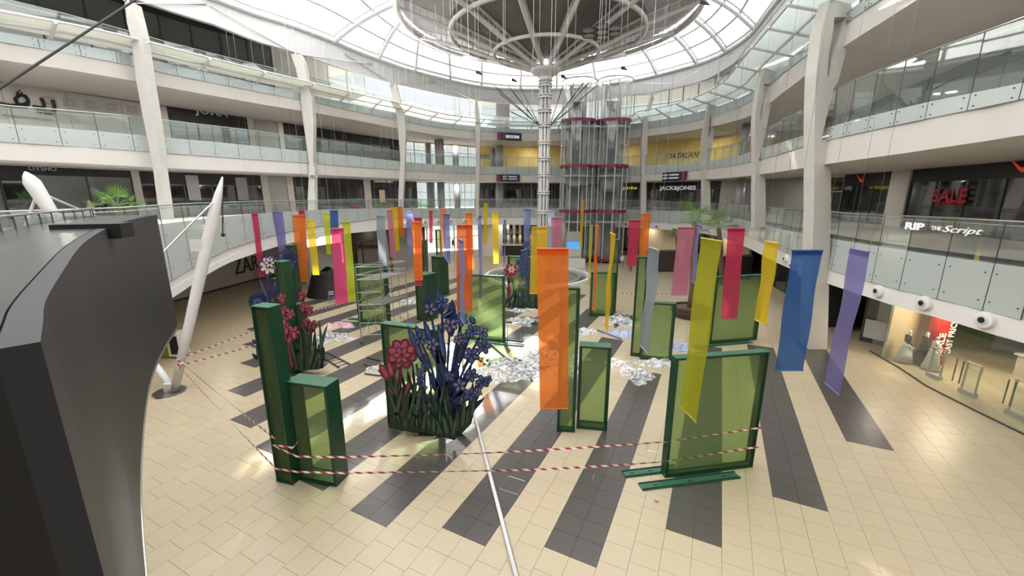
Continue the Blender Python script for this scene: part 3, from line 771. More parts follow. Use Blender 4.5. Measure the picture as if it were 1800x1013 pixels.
def simple_col(lb, cx, w, D):
    left = [(x - w / 2, y) for x, y in cx]; right = [(x + w / 2, y) for x, y in cx]
    return column(lb, D, left, right)
c1 = column('nearest white column on the left, rising beside the grey shopfront', Dc(250), [(219, 5), (223, 40), (229, 62), (234, 95), (239, 140), (250, 200), (262, 258), (268, 290), (276, 352), (283, 400)],
       [(234, 5), (243, 40), (249, 65), (253, 95), (260, 140), (270, 200), (279, 258), (281, 290), (290, 352), (296, 400)])
c2 = column('second white column from the left, in front of the mirror-like shopfront', Dc(540), [(511, 95), (520, 120), (527, 155), (529, 178), (533, 215), (543, 285), (543, 300), (541, 352), (542, 420)],
       [(527, 95), (534, 110), (542, 155), (548, 172), (551, 215), (550, 285), (553, 300), (553, 352), (555, 420)])
c3 = column('third white column from the left, beside the bright glazed bay', Dc(703), [(684, 148), (690, 170), (697, 205), (700, 230), (704, 280), (702, 300), (700, 352), (700, 395)],
       [(696, 148), (703, 175), (710, 205), (713, 230), (712, 270), (711, 300), (708, 352), (708, 395)])
c4 = column('slim white column just left of the left navy sign', Dc(838), [(835, 178), (835, 215), (836, 250), (836, 290), (834, 352), (833, 385)], [(839, 178), (844, 215), (843, 250), (843, 290), (842, 352), (842, 385)])
c5 = column('slim white column right of the glass lifts', Dc(1133), [(1146, 170), (1131, 210), (1128, 250), (1128, 300), (1127, 352), (1126, 388)], [(1150, 170), (1140, 210), (1138, 250), (1137, 300), (1136, 352), (1136, 388)])
c6 = column('forked white column with a narrow slot, third from the right', Dc(1243), [(1262, 145), (1246, 187), (1240, 215), (1236, 245), (1236, 290), (1237, 300), (1236, 352), (1236, 392)],
       [(1266, 145), (1256, 187), (1258, 200), (1252, 258), (1244, 300), (1248, 302), (1249, 352), (1250, 392)], slots=[([(1248, 206), (1245, 242)], [(1255, 206), (1246, 242)])])
c7 = column('forked white column with a slot, second from the right', Dc(1340), [(1344, 120), (1335, 150), (1329, 190), (1327, 220), (1328, 283), (1327, 352), (1327, 400)],
       [(1360, 120), (1366, 150), (1354, 190), (1346, 235), (1334, 283), (1345, 284), (1346, 352), (1346, 400)], slots=[([(1343, 147), (1338, 170), (1337, 211)], [(1356, 147), (1346, 180), (1338, 211)])])
c8 = column('biggest forked column on the right with a long triangular slot', Dc(1450), [(1462, -6), (1452, 22), (1444, 54), (1439, 98), (1434.7, 130), (1433, 174), (1432, 220), (1431, 370), (1427, 470), (1424, 560), (1421, 640)],
       [(1491, -6), (1498, 13), (1503, 35), (1493, 65), (1487, 91), (1474, 141), (1461, 165), (1450, 220), (1443, 246), (1462, 247), (1461, 370), (1458, 470), (1456, 560), (1453, 640)],
       slots=[([(1467, 30), (1464, 55), (1457, 98), (1454.5, 135)], [(1488, 31), (1482, 55), (1466, 98), (1457.5, 135)])], th=.8)
def round_col(lb, px, py0, py1, w, D, m=None, cat='column'):
    a, b = pl(px, py0, D), pl(px, py1, D); r = w * D / 745 / 2
    return solo('round_column', MB().tube([Vector((b.x, D, b.z)), Vector((b.x, D, a.z))], r, 20), m or M_GREYCOL, lb, cat, (b.x, D, b.z), smooth=True)
M_GREYCOL = mat('grey_round_column', (.33, .335, .35), .35, var=.04)
for px, w, dd, z0, z1, lb in [(772, 16, 4, 12.15, 15.1, 'thick round grey column of the second gallery in the glazed bay'), (752, 10, 6.5, 12.15, 14.9, 'round grey column left of the thick one, second gallery'),
    (800, 11, 6.5, 12.15, 14.9, 'round grey column right of the thick one, second gallery'), (866, 9, 6, 12.15, 14.9, 'short round grey column before the yellow hoarding, left'), (878, 13, 4, 12.15, 15.1, 'round grey column under the upper left navy sign'),
    (757, 14, 6.8, FLOOR1, 10.1, 'wide round grey column in the first gallery windows, left'), (775, 13, 4, FLOOR1, 10.1, 'round grey column in the first gallery windows, middle'), (803, 12, 6.8, FLOOR1, 10.1, 'round grey column in the first gallery windows, right'),
    (1310, 15, 4.5, 12.15, 15.1, 'round steel column of the second gallery right of the yellow hoarding'), (1302, 15, 4.5, FLOOR1, 10.1, 'round grey column of the first gallery near the palm'),
    (878, 13, 4, FLOOR1, 10.1, 'round grey column of the first gallery under the lower left navy sign')]:
    a = ray(px, 250 if z0 > 10 else 330)[0]; D = R2.D(a) + dd
    solo('round_column', MB().tube([Vector((a * D, D, z0)), Vector((a * D, D, z1))], w * D / 745 / 2, 20), M_GREYCOL, lb, 'column', (a * D, D, z0), smooth=True)

# ------------------------------------------------------------------ outer shell so no daylight slips round the shops
def idx_range(R, a0, a1):
    ii = [i for i in range(R.nvis) if a0 <= R.az[i] <= a1]; return min(ii), max(ii) + 1
mbw = MB()
for a0, a1 in ((-1.3, -.34), (.02, 1.3)):
    i0, i1 = idx_range(R2, a0, a1); sweep(R2, [(12.6, 0), (12.9, 0), (12.9, 16.9), (12.6, 16.9)], mbw, i0, i1)
n0 = R2.nvis
sweep(R2, [(12.6, 0), (12.9, 0), (12.9, 22), (12.6, 22)], mbw, n0 - 2, len(R2.pts))
struct('wall_outer', mbw, M_SHOPIN, 'dark outer wall of the mall behind the shops', 'wall')
# white tiled wall panels beyond the left clerestory and roof-line buildings
# ---- sunshade canopy in front of the top gallery
sh = structroot('sunshade', 'projecting sunshade of white rails, brackets and glass panels along the top gallery', 'sunshade')
ssteps = resample([R2.pts[i] for i in range(R2.nvis)], 3.6)
def ring_at(p):
    j = min(range(R2.nvis), key=lambda i: (R2.pts[i] - p).length_squared); return R2.nrm[j], R2.az[j]
SO = {}
def shade_pt(p, s, dz=0):
    nrm, a = ring_at(p); z = interp(tp3, a)
    w_ = 2.6 if a > .3 else 1.5
    rise = .75 if a > .3 else .55
    return p - nrm * (s * w_ - .2) + Vector((0, 0, z + .12 + rise * s + dz))
for i, p in enumerate(ssteps):
    q = MB().tube([shade_pt(p, 0, -.12), shade_pt(p, 1.04, -.12)], .09, 4); part('bracket', q, M_WHITE, sh)
for s_ in (.42, .98):
    part('rail', MB().tube([shade_pt(p, s_) for p in [q for q in R2.pts[:R2.nvis:2]]], .065, 6), M_WHITE, sh, smooth=True)
for p, q in zip(ssteps, ssteps[1:]):
    for s0, s1 in ((.05, .40), (.44, .96)):
        a = [shade_pt(p, s0, .06), shade_pt(q, s0, .06), shade_pt(q, s1, .06), shade_pt(p, s1, .06)]
        part('glass_panel', MB().plate(a, (0, 0, .02)), M_SHADE if ring_at(p)[1] > -.15 else M_LOUVRE, sh)

# ---- round air nozzles on the white fascia
for px, py, r in [(1408, 481, .24), (1547, 512, .26), (1628, 533, .27), (1735, 563, .28), (1383, 455, .26), (1270, 410, .3), (1236, 401, .3), (1155, 398, .28), (1101, 394, .28), (713, 393, .26), (745, 391, .26), (768, 390, .26), (791, 389, .26), (816, 389, .26)]:
    a = ray(px, py)[0]; p, n = at_ring(R1, a); z = R1.lift(px, py)[1]; c = Vector((p.x, p.y, z))
    t = thing('air_nozzle', 'round grey air nozzle set in the white curved fascia', 'air nozzle', c, 'air nozzles along the gallery fascia')
    T = n.to_track_quat('Z', 'Y').to_matrix()
    def LV(prof, m, nm):
        mb = MB().lathe((0, 0, 0), prof, 20); mb.v = [tuple(c + T @ Vector(v)) for v in mb.v]; part(nm, mb, m, t, smooth=False)
    LV([(r * .7, -.16), (r, -.14), (r * 1.15, .02), (r * .7, .02)], M_FASCIA, 'collar')
    LV([(.01, -.2), (r * .55, -.2), (r * .78, -.1), (r * .78, 0), (.01, 0)], M_WHITE, 'eyeball')
    LV([(.01, -.215), (r * .38, -.215), (r * .38, -.19), (.01, -.19)], M_BLACK, 'nozzle_opening')

# ---- signs
sign(W2, 'script_lettering', 'بلر', M_TEXTB, -20, 182, 96, 190, 34, 'sign', 'big black script lettering on the white wall at upper left') if False else None
def stroke_sign(name, label, strokes, R, m, th):
    """lettering drawn from thick strokes laid on the shop wall"""
    A, n = wall_px(R, *strokes[0][0]); t = thing(name, label, 'sign', A)
    for st in strokes:
        pts = []
        for x, y in st:
            p, n = wall_px(R, x, y); pts.append(p - n * .12)
        part('letter_stroke', MB().tube(pts, th, 6), m, t)
dx = lambda x, y: (x / 4.22, y / 4.22)
stroke_sign('wall_lettering', 'big black script lettering on the white wall at the upper left', [
    [dx(385, 742), dx(400, 800), dx(395, 830), dx(365, 838), dx(320, 832)], [dx(300, 728), dx(318, 770), dx(322, 800), dx(270, 795), dx(240, 790)],
    [dx(205, 745), dx(180, 712), dx(140, 705), dx(110, 735), dx(125, 770), dx(165, 778), dx(200, 765), dx(205, 745)], [dx(205, 765), dx(190, 790), dx(120, 785), dx(60, 780), dx(10, 770), dx(-40, 760)],
    [dx(118, 688), dx(128, 694)], [dx(148, 692), dx(158, 698)], [dx(132, 674), dx(140, 680)], [dx(270, 822), dx(280, 828)], [dx(294, 828), dx(304, 832)]], W2, M_TEXTB, .10)
stroke_sign('wall_caption', 'thin grey line of script under the big black lettering', [[dx(20 + 24 * k, 848 + 2.4 * k), dx(32 + 24 * k, 858 + 2.4 * k), dx(42 + 24 * k, 851 + 2.4 * k)] for k in range(15)], W2, M_GREYW, .03)
for r_ in range(2):
    for c_ in range(6):
        p, n = wall_px(W2, *(dx(340 + c_ * 155 + (20 if r_ else 0), 620 + c_ * 17 + r_ * 125)))
        mb = MB(); u = Vector((-n.y, n.x, 0))
        for s_ in (1, .6): 
            for (a0, b0), (a1, b1) in [((-1, -1), (1, -1)), ((1, -1), (1, 1)), ((1, 1), (-1, 1)), ((-1, 1), (-1, -1))]:
                mb.tube([p - n * .03 + u * a0 * .28 * s_ + Vector((0, 0, b0 * .22 * s_)), p - n * .03 + u * a1 * .28 * s_ + Vector((0, 0, b1 * .22 * s_))], .014, 4)
        solo('wall_motif', mb, M_GREYW, 'faint grey square motif on the white patterned shop wall', 'wall motif', p, 'square motifs on the white wall')
M_GREYL = mat('grey_letter', (.6, .61, .62), .5, var=0)
sign(W2, 'shop_lettering', 'JOMA', M_GREYL, 341, 194, 399, 202, 17, 'sign', 'grey rounded capital lettering on the black sports shop', bold=.02)
sign(W1, 'shop_lettering', 'OYSHO', M_GREYL, 48, 295, 98, 298, 7, 'sign', 'faint grey thin lettering at the top of the dark shop, far left')
sign(W1, 'shop_lettering', 'JACK&JONES', M_TEXTW, 1160, 331.5, 1224, 331.5, 9, 'sign', 'bold white capitals on a dark shopfront at right of centre', bold=.03)
sign(W1, 'shop_lettering', 'parfois', M_TEXTY, 1092, 331, 1122, 331, 8, 'sign', 'small yellow lettering right of the glass lifts') if False else None
sign(W1, 'shop_lettering', 'opnlo', M_TEXTY, 1088, 331, 1120, 331, 7, 'sign', 'small yellow lettering right of the glass lifts')
sign(W1, 'shop_lettering', 'LINGUSTINA OBJECT', M_TEXTW, 657, 320, 690, 320, 4, 'sign', 'tiny white lettering on the dark shop beside the third left column')
sign(W2, 'shop_lettering', 'SOHAN', M_GREYL, 570, 222, 594, 226, 5, 'sign', 'tiny grey lettering on the reflecting shopfront, second gallery')
sign(W1, 'sale_lettering', 'SALE', M_TEXTR, 1645, 343, 1706, 345, 24, 'sign', 'large crimson discount word on the dark shop window', bold=.02)
sign(W1, 'sale_lettering', '20-50% OFF', M_TEXTR, 1648, 357, 1700, 359, 7, 'sign', 'small crimson percentage line under the large discount word')
sign(W2, 'hoarding_lettering', 'MATALAN', M_TEXTB, 1172, 274, 1230, 273, 9, 'sign', 'dark capitals on the yellow hoarding right of the lifts', shear=.3)
sign(W2, 'hoarding_lettering', 'MATALAN', M_TEXTB, 842, 276, 868, 276, 7, 'sign', 'dark capitals on the yellow hoarding left of the central column')
def swoosh(x, y, s, lb):
    p, n = wall_px(W1, x, y); u = Vector((n.y, -n.x, 0)); k = p.y / 745 * s
    if u.x < 0: u = -u
    o = [(-1, -.35), (-.7, .35), (-.8, -.05), (-.45, -.12), (1, .75), (-.3, -.42), (-.8, -.6)]
    solo('logo', MB().plate([p - n * .1 + u * a * k + Vector((0, 0, b2 * k)) for a, b2 in o], -n * .04), mat('red_logo', (.7, .05, .03), .4, emit=.3, var=0) if 'red_logo' not in MATS else MATS['red_logo'], lb, 'sign', p)
swoosh(1514, 315, 10, 'small red streak logo on the left dark shopfront at right')
swoosh(1795, 293, 17, 'large red streak logo cut by the right edge of the photo')
sg = [(873, 234, 915, 247, R2, 'navy sign board with white pill and crimson end, upper centre'), (872, 307, 912, 319, R2, 'navy sign board with two white text lines left of the central column'), (1168, 303, 1209, 318, R2, 'navy sign board with two white text lines right of the lifts')]
for i, (x0, y0, x1, y1, R, lb) in enumerate(sg):
    p, n = wall_px(R, x0, (y0 + y1) / 2); q, _ = wall_px(R, x1, (y0 + y1) / 2); h = (y1 - y0) * p.y / 750 / 2
    p.z = q.z = (p.z + q.z) / 2; d = q - p; n = Vector((-d.y, d.x, 0)).normalized(); c = (p + q) / 2
    t = thing('hanging_sign', lb, 'sign', c - n * .25)
    def pb(f0, f1, a0, a1, o, m, nm, tt=.04):
        A, B = p + d * f0 - n * o, p + d * f1 - n * o
        part(nm, MB().plate([A + Vector((0, 0, a0 * h)), B + Vector((0, 0, a0 * h)), B + Vector((0, 0, a1 * h)), A + Vector((0, 0, a1 * h))], n * tt), m, t)
    pb(0, 1, -1, 1, .3, M_NAVY, 'sign_board', .1)
    e = (0, .16) if i < 2 else (.82, 1)
    pb(e[0], e[1], -1, 1, .33, M_MAROON, 'coloured_end', .02)
    if i == 0: pb(.35, .9, -.4, .3, .34, M_TEXTW, 'white_pill', .02); text_on('sign_text', 'LEVEL 2', M_NAVY, p + d * .45 - n * .36 + Vector((0, 0, -.05 * h)), p + d * .8 - n * .36 + Vector((0, 0, -.05 * h)), h * .35, t)
    else:
        o = (.25, .88) if i == 1 else (.06, .72)
        for zz in (.38, -.32): text_on('sign_text', 'WELCOME CENTRE' if False else 'EXIT  PARKING', M_TEXTW, p + d * o[0] - n * .33 + Vector((0, 0, zz * h)), p + d * o[1] - n * .33 + Vector((0, 0, zz * h)), h * .38, t)

# glass text on the right balustrade
def glass_text(x0, y0, x1, y1, body, hpx, lb, **kw):
    sign(R1, 'glass_lettering', body, M_TEXTW, x0, y0, x1, y1, hpx, 'lettering', lb, out=.2, **kw)
glass_text(1601, 397, 1634, 399, 'RIP', 13, 'bold white word at the left of the balustrade lettering', bold=.03)
glass_text(1646, 401, 1664, 402, 'THE', 7, 'small white middle word of the balustrade lettering')
glass_text(1667, 404, 1738, 409, 'Script', 16, 'white slanted word at the right of the balustrade lettering', shear=.35)

# ---- glass lifts
def lift(cx, lb):
    D = 53.5; c0 = pl(cx, 300, D); c = Vector((c0.x, D, 0)); r = 29 / 745 * D
    ztop = pl(cx, 143 if cx < 1040 else 141, D).z
    t = thing('glass_lift', lb, 'lift', c)
    for k in range(12):
        a0, a1 = 2 * PI * k / 12, 2 * PI * (k + 1) / 12
        mb = MB(); mb.grid(lambda u, v: c + Vector((r * math.cos(a0 + (a1 - a0) * u), r * math.sin(a0 + (a1 - a0) * u), .4 + (ztop - .4) * v)), 4, 1)
        part('curved_pane', mb, M_LIFT, t, smooth=True)
        part('post', MB().tube([c + Vector((r * .98 * math.cos(a0), r * .98 * math.sin(a0), 0)), c + Vector((r * .98 * math.cos(a0), r * .98 * math.sin(a0), ztop - .4))], .06, 6), M_WHITE, t)
    for z in [pl(cx, y, D - r).z for y in (209, 291, 372, 458)]:
        part('maroon_band', MB().lathe(c, [(r + .01, z - .17), (r + .06, z - .17), (r + .06, z + .17), (r + .01, z + .17)], 40), M_MAROON, t)
    for z in (5.2, 10.8, 16.5): part('floor_ring', MB().lathe(c, [(r * .6, z - .1), (r * .97, z - .1), (r * .97, z + .1), (r * .6, z + .1)], 32), M_GREYW, t)
    for s in (-1, 1): part('guide_rail', MB().box(c + Vector((s * .9, .9, ztop / 2)), (.3, .3, ztop - .5)), M_GREYW, t)
    part('shaft_core', MB().box(c + Vector((0, 1.5, ztop / 2 - 1)), (1.6, .15, ztop - 2)), M_GREYG, t)
    part('lift_car', MB().lathe(c + Vector((0, 0, 9.6 if cx < 1040 else 8.9)), [(1.35, 0), (1.4, .1), (1.4, 2.3), (1.1, 2.6), (.3, 2.7)], 24), M_GREYG, t)
    part('top_ring', MB().ring((c.x, c.y, ztop), r, .09, 40, 6), M_WHITE, t)
lift(1014, 'left one of the twin glass lift towers with maroon bands'); lift(1074, 'right one of the twin glass lift towers with maroon bands')

# ---- fountain ring on the floor
pc = g(945, 487); pr = 5.6
t = thing('fountain_ring', 'low round white rimmed basin on the floor near the column', 'basin', pc)
part('rim', MB().lathe(pc, [(pr - .35, 0), (pr, 0), (pr, .3), (pr - .35, .3), (pr - .35, .02)], 64), M_FASCIA, t)
part('inner_rim', MB().lathe(pc, [(pr * .8 - .12, 0), (pr * .8, 0), (pr * .8, .16), (pr * .8 - .12, .16), (pr * .8 - .12, .02)], 64), M_GREYW, t)
part('basin_floor', MB().lathe(pc, [(.05, .005), (pr - .36, .005), (pr - .36, .03), (.05, .03)], 48), M_GREYG, t)

# ---- escalator right of the lifts
t = thing('escalator', 'dark escalator rising away behind the crimson and orange banners', 'escalator', g(1112, 452))
e0 = g(1128, 452); e1 = Vector((e0.x - 4.0, e0.y + 4, 6.4)); e0 = e0 + Vector((0, 0, .1))
for s in (0, 1.4): part('side_panel', MB().plate([e0 + Vector((0, s, 0)), e0 + Vector((0, s, 1)), e1 + Vector((0, s, 1)), e1 + Vector((0, s, -.6))], (0, .12, 0)), M_POT, t)
for k in range(5): part('handrail_stripe', MB().tube([e0 + Vector((0, -.05, .2 + k * .2)), e1 + Vector((0, -.05, .2 + k * .2))], .03, 5), M_STEEL, t)
for k in range(24): part('step', MB().box(e0.lerp(e1, (k + .5) / 24) + Vector((0, .75, 0)), (.3, 1.2, .18)), M_DKMETAL, t)

# ---- area lamps added under the gallery soffits to lift the ambient light
dl = bpy.data.lights.new('gallery_fill', 'AREA'); dl.energy = 110; dl.color = (1, .95, .88); dl.shape = 'DISK'; dl.size = .5
dl2 = bpy.data.lights.new('gallery_fill', 'AREA'); dl2.energy = 60; dl2.color = (1, .9, .78); dl2.shape = 'DISK'; dl2.size = .5
for R, tab, dz, data in ((R2, fb2, -.05, dl), (R2, fb3, -.05, dl), (R1, fb1, -.02, dl2)):
    for i in range(3, R.nvis - 2, 9):
        a = R.az[i]; p = R.pts[i] + R.nrm[i] * (4.6 if data is dl else 2.6); z = interp(tab, a) + dz
        o = bpy.data.objects.new('gallery_fill', data); COL.objects.link(o); o.location = (p.x, p.y, z)

# ================================================================== objects on the floor
# ---- curved charcoal screen seen from behind, close to the camera
scr = thing('curved_screen', 'huge curved charcoal screen wall hanging at the left beside the camera', 'screen', (-6, 7, 4.7))
plan = [(-1.90, 1.56), (-2.2, 1.84), (-2.6, 2.2), (-3.6, 3.25), (-4.6, 4.3), (-5.5, 5.3), (-6.8, 6.85), (-8.1, 8.5), (-9.3, 10.3), (-10.35, 12.1)]
plan = [Vector((x, y, 0)) for x, y in plan]
for _ in range(3):
    q_ = [plan[0]]
    for A_, B_ in zip(plan, plan[1:]): q_ += [A_.lerp(B_, .25), A_.lerp(B_, .75)]
    plan = q_ + [plan[-1]]
ZT, ZB = 8.02, 4.62
def pn(i):
    t = (plan[min(i + 1, len(plan) - 1)] - plan[max(i - 1, 0)]).normalized(); return Vector((-t.y, t.x, 0))
def scrwall(o0, o1, z0, z1, m, nm, par=scr):
    vs = []; fs = []; K = len(plan)
    for i, p in enumerate(plan):
        n = pn(i)
        for o, z in ((o0, z0), (o0, z1), (o1, z1), (o1, z0)): vs.append(p + n * o + Vector((0, 0, z)))
    for i in range(K - 1):
        for j in range(4): fs.append((i * 4 + j, i * 4 + 4 + j, i * 4 + 4 + (j + 1) % 4, i * 4 + (j + 1) % 4))
    fs += [(0, 1, 2, 3), tuple((K - 1) * 4 + j for j in (3, 2, 1, 0))]
    o = part(nm, MB().add(vs, fs), m, par)
    return o
scrwall(0, .12, ZB, ZT, M_SCREEN, 'screen_face')
scrwall(-.01, .12, ZB - .07, ZB, M_STEEL, 'lower_trim')
scrwall(.12, 1.15, ZB + .3, ZT - .03, M_BLACK, 'screen_casing')
scrwall(.13, 1.25, ZT - .029, ZT, M_SCREENTOP, 'top_ledge')
bx = pl(165, 404, 7.3)
solo('equipment_box', MB().box(bx + Vector((0, 0, -.02)), (.95, .45, .26), .35), M_BLACK, 'small open black box lying on top of the charcoal screen', 'box', bx)
# guard rail of the footbridge beyond the ledge
fr = thing('footbridge_rail', 'dark glass guard rail with steel handrail running behind the charcoal screen', 'railing', (-9, 9, 7.0))
def ledge_line(off, ytab):
    out = []
    for i, p in enumerate(plan):
        q = p + pn(i) * off
        if q.y < 1.2: continue
        px = 900 + q.x / q.y * 725
        if px < -420: continue
        out.append(Vector((q.x, q.y, H - ray(px, interp(ytab, px))[1] * q.y)))
    out.sort(key=lambda v: v.y); k = max(1, len(out) // 9); return out[::k] + [out[-1]]
fp = ledge_line(1.3, [(-400, 560), (-60, 452), (0, 434), (60, 417), (130, 402), (200, 390), (262, 381), (330, 372)])
hp = ledge_line(1.3, [(-400, 440), (-60, 392), (0, 382), (60, 376), (130, 370), (200, 364), (262, 360), (330, 357)])
part('handrail', MB().tube(hp, .024, 8), M_STEEL, fr, smooth=True)
part('kerb_rail', MB().tube(fp, .045, 6), M_DKMETAL, fr)
for i in range(len(fp) - 1):
    for e in (0, .5):
        a, b2 = hp[i].lerp(hp[i + 1], e), fp[i].lerp(fp[i + 1], e); part('post', MB().tube([a, b2, b2 - Vector((0, 0, .1))], .016, 5), M_DKMETAL, fr)
    part('glass_pane', MB().hexa([fp[i], fp[i + 1], fp[i + 1] + Vector((0, .012, 0)), fp[i] + Vector((0, .012, 0)), hp[i] - Vector((0, 0, .06)), hp[i + 1] - Vector((0, 0, .06)), hp[i + 1] + Vector((0, .012, -.06)), hp[i] + Vector((0, .012, -.06))]), M_CLEAR, fr)
# footbridge deck behind
dk = MB()
for i in range(len(fp) - 1):
    a, b2 = fp[i] + Vector((0, 0, -.9)), fp[i + 1] + Vector((0, 0, -.9)); w_ = Vector((-2.4, 1.2, 0))
    dk.hexa([a - Vector((0, 0, .2)), b2 - Vector((0, 0, .2)), b2 + w_ - Vector((0, 0, .2)), a + w_ - Vector((0, 0, .2)), a, b2, b2 + w_, a + w_])
part('deck', dk, M_GREYG, fr)

# ---- bridge masts
def mast(lb, base, top, leg, r0, r1, foot=True, strap=None):
    t = thing('bridge_mast', lb, 'mast', base)
    d = (top - base)
    part('mast_tube', MB().tube([base, base + d * .3, base + d * .62, base + d * .8, base + d * .92, top], [r0 * .8, r0, r0 * 1.15, r0 * 1.2, r0 * .75, .03], 16), M_WHITE, t, smooth=True)
    if leg is not None: part('mast_leg', MB().tube([base + Vector((0, 0, .1)), leg], r0 * .75, 12), M_WHITE, t, smooth=True)
    if foot:
        part('foot_plate', MB().lathe(base + Vector((-.2, 0, 0)), [(.05, 0), (.62, 0), (.6, .06), (.05, .06)], 24), M_STEEL, t)
        part('foot_lug', MB().box(base + Vector((-.15, 0, .22)), (.5, .12, .4)), M_WHITE, t)
    return t
b0 = g(306, 690); tp = pl(391, 311, 18.6)
m1 = mast('tall white tapering mast leaning right, with red and white tape at its foot', b0, tp, pl(262, 628, 17.6), .20, .1)
part('bracket_plate', MB().box(pl(346, 432, 17.8), (.55, .1, .5)), M_WHITE, m1)
cb = thing('stay_cable', 'steel stay cable from the tall white mast down to the footbridge', 'cable', pl(290, 445, 16.8))
part('cable', MB().tube([pl(385, 346, 18.4), pl(340, 389, 17.6), pl(286, 444, 16.7)], .035, 6), M_STEEL, cb)
cb = thing('stay_cable', 'thin steel stay from the tall white mast with a black end ball', 'cable', pl(392, 410, 19))
part('cable', MB().tube([pl(391, 345, 18.6), pl(391.5, 412, 19)], .03, 6), M_DKMETAL, cb); part('end_ball', MB().lathe(pl(392, 413, 19), [(.02, -.09), (.08, -.05), (.09, .03), (.02, .09)], 12), M_BLACK, cb)
m2 = mast('far left white blade-shaped mast leaning left above the railing', pl(104, 395, 14.5), pl(44, 302, 14.5), None, .19, .1, foot=False)
part('mast_base', MB().tube([pl(104, 395, 14.5), pl(130, 445, 14.5)], .15, 12), M_WHITE, m2, smooth=True)
part('strut', MB().tube([pl(63, 346, 14.5), pl(41, 410, 14.2)], [.045, .06], 8), M_WHITE, m2)
cb = thing('stay_cable', 'pale stay cable from the far left mast down to the walkway', 'cable', pl(170, 380, 17))
part('cable', MB().tube([pl(75, 341, 14.5), pl(125, 362, 16), pl(175, 382, 17.5)], [.05, .03, .02], 6), M_WHITE, cb)
cb = thing('overhead_cable', 'black cable crossing the upper left corner', 'cable', pl(0, 155, 12))
part('cable', MB().tube([pl(-60, 194, 11), pl(0, 155, 12), pl(245, -5, 16.5), pl(300, -45, 18)], .035, 6), M_BLACK, cb)

# ---- white shop wall at ground level on the left with black lettering
za, zb_ = g(225, 553), g(470, 487); zc = g(545, 476)
zw = thing('wall_panel', 'long white ribbed ground floor shop wall under the left gallery', 'wall', za)
n_ = 14
for A, B, n_ in ((za + (za - zb_) * .5, zb_, 12), (zb_, zc, 4)):
    d = (B - A).normalized(); nr = Vector((-d.y, d.x, 0))
    for i in range(n_):
        p, q = A.lerp(B, i / n_) + d * .015, A.lerp(B, (i + 1) / n_) - d * .015
        part('panel', MB().hexa([p, q, q + nr * .12, p + nr * .12] + [v + Vector((0, 0, 5.3)) for v in (p, q, q + nr * .12, p + nr * .12)]), M_WALLW, zw)
    part('skirting', MB().hexa([A - nr * .03, B - nr * .03, B, A] + [v + Vector((0, 0, .14)) for v in (A - nr * .03, B - nr * .03, B, A)]), M_DKMETAL, zw)
def on_wall(px, py, A=za, B=zb_):
    a, k = ray(px, py); d = (B - A).normalized(); s = (a * A.y - A.x) / (d.x - a * d.y); c = A + d * s; return Vector((c.x, c.y, H - k * c.y))
p, q = on_wall(410, 467), on_wall(468, 460); p.z = q.z = (p.z + q.z) / 2
o = text_on('shop_lettering', 'ZARA', M_TEXTB, p, q, 26 / 715 * (p.y + q.y) / 2, out=.06, bold=.0); o['label'] = 'big black serif capitals on the long white ground floor wall'; o['category'] = 'sign'

# ---- ground floor shop at the right
gl = [g(1529, 618), g(1581, 648), g(1627, 679), g(1712, 722), g(1800, 765), Vector((18.5, 9.2, 0)), Vector((18.3, 5, 0))]
shp = thing('glass_shopfront', 'frameless glass shopfront with dark bar handles at the lower right', 'shopfront', gl[0])
for i in range(len(gl) - 1):
    p, q = gl[i], gl[i + 1]; d = (q - p).normalized(); L = (q - p).length; k = max(1, round(L / 1.5))
    for j in range(k):
        a, b2 = p + d * (L * j / k + .012), p + d * (L * (j + 1) / k - .012); w_ = Vector((.014, 0, 0))
        part('glass_pane', MB().hexa([a, b2, b2 + w_, a + w_] + [v + Vector((0, 0, 3.7)) for v in (a, b2, b2 + w_, a + w_)]), M_CLEAR, shp)
    part('floor_channel', MB().hexa([p - Vector((.03, 0, 0)), q - Vector((.03, 0, 0)), q + Vector((.05, 0, 0)), p + Vector((.05, 0, 0))] + [v + Vector((0, 0, .05)) for v in (p - Vector((.03, 0, 0)), q - Vector((.03, 0, 0)), q + Vector((.05, 0, 0)), p + Vector((.05, 0, 0)))]), M_DKMETAL, shp)
    if i < 5 and i > 0:
        for e in (.45, .58):
            c = p.lerp(q, e) + Vector((.09, 0, 0)); part('bar_handle', MB().tube([c + Vector((0, 0, .75)), c + Vector((0, 0, 1.75))], .025, 8), M_DKMETAL, shp)
wb = MB().box((29, 14, 2), (.2, 26, 4)); wb.box((24.5, 26, 2), (9, .2, 4)); wb.box((24, 14, 3.98), (11, 26, .1)); wb.box((24, 3, 2), (11, .2, 4))
struct('wall_right_shop', wb, M_SHOPIN, 'dark back walls and ceiling of the ground floor shop at right', 'wall')
cw = thing('wall_panel', 'warm cream partition lit from above behind the mannequins', 'wall', (20.5, 22, 0))
ca, cb2 = Vector((19.95, 20.6, 0)), Vector((24.4, 21.6, 0))
part('panel', MB().hexa([ca, cb2, cb2 + Vector((0, .15, 0)), ca + Vector((0, .15, 0))] + [v + Vector((0, 0, 3.8)) for v in (ca, cb2, cb2 + Vector((0, .15, 0)), ca + Vector((0, .15, 0)))]), M_CREAM, cw)
for loc, en, sz in (((21.6, 18.6, 3.85), 330, 1.2), ((24.5, 15, 3.85), 160, 1), ((25, 11, 3.85), 70, 1), ((21, 12.5, 3.85), 90, 1)):
    l = bpy.data.lights.new('shop_lamp', 'AREA'); l.energy = en; l.size = sz; l.color = (1, .83, .58); o = bpy.data.objects.new('shop_lamp', l); COL.objects.link(o); o.location = loc
rc = g(1637, 648); rc = Vector((22.05, 20.1, 0))
t = thing('sale_column', 'bright red round column with white vertical lettering inside the shop', 'column', rc)
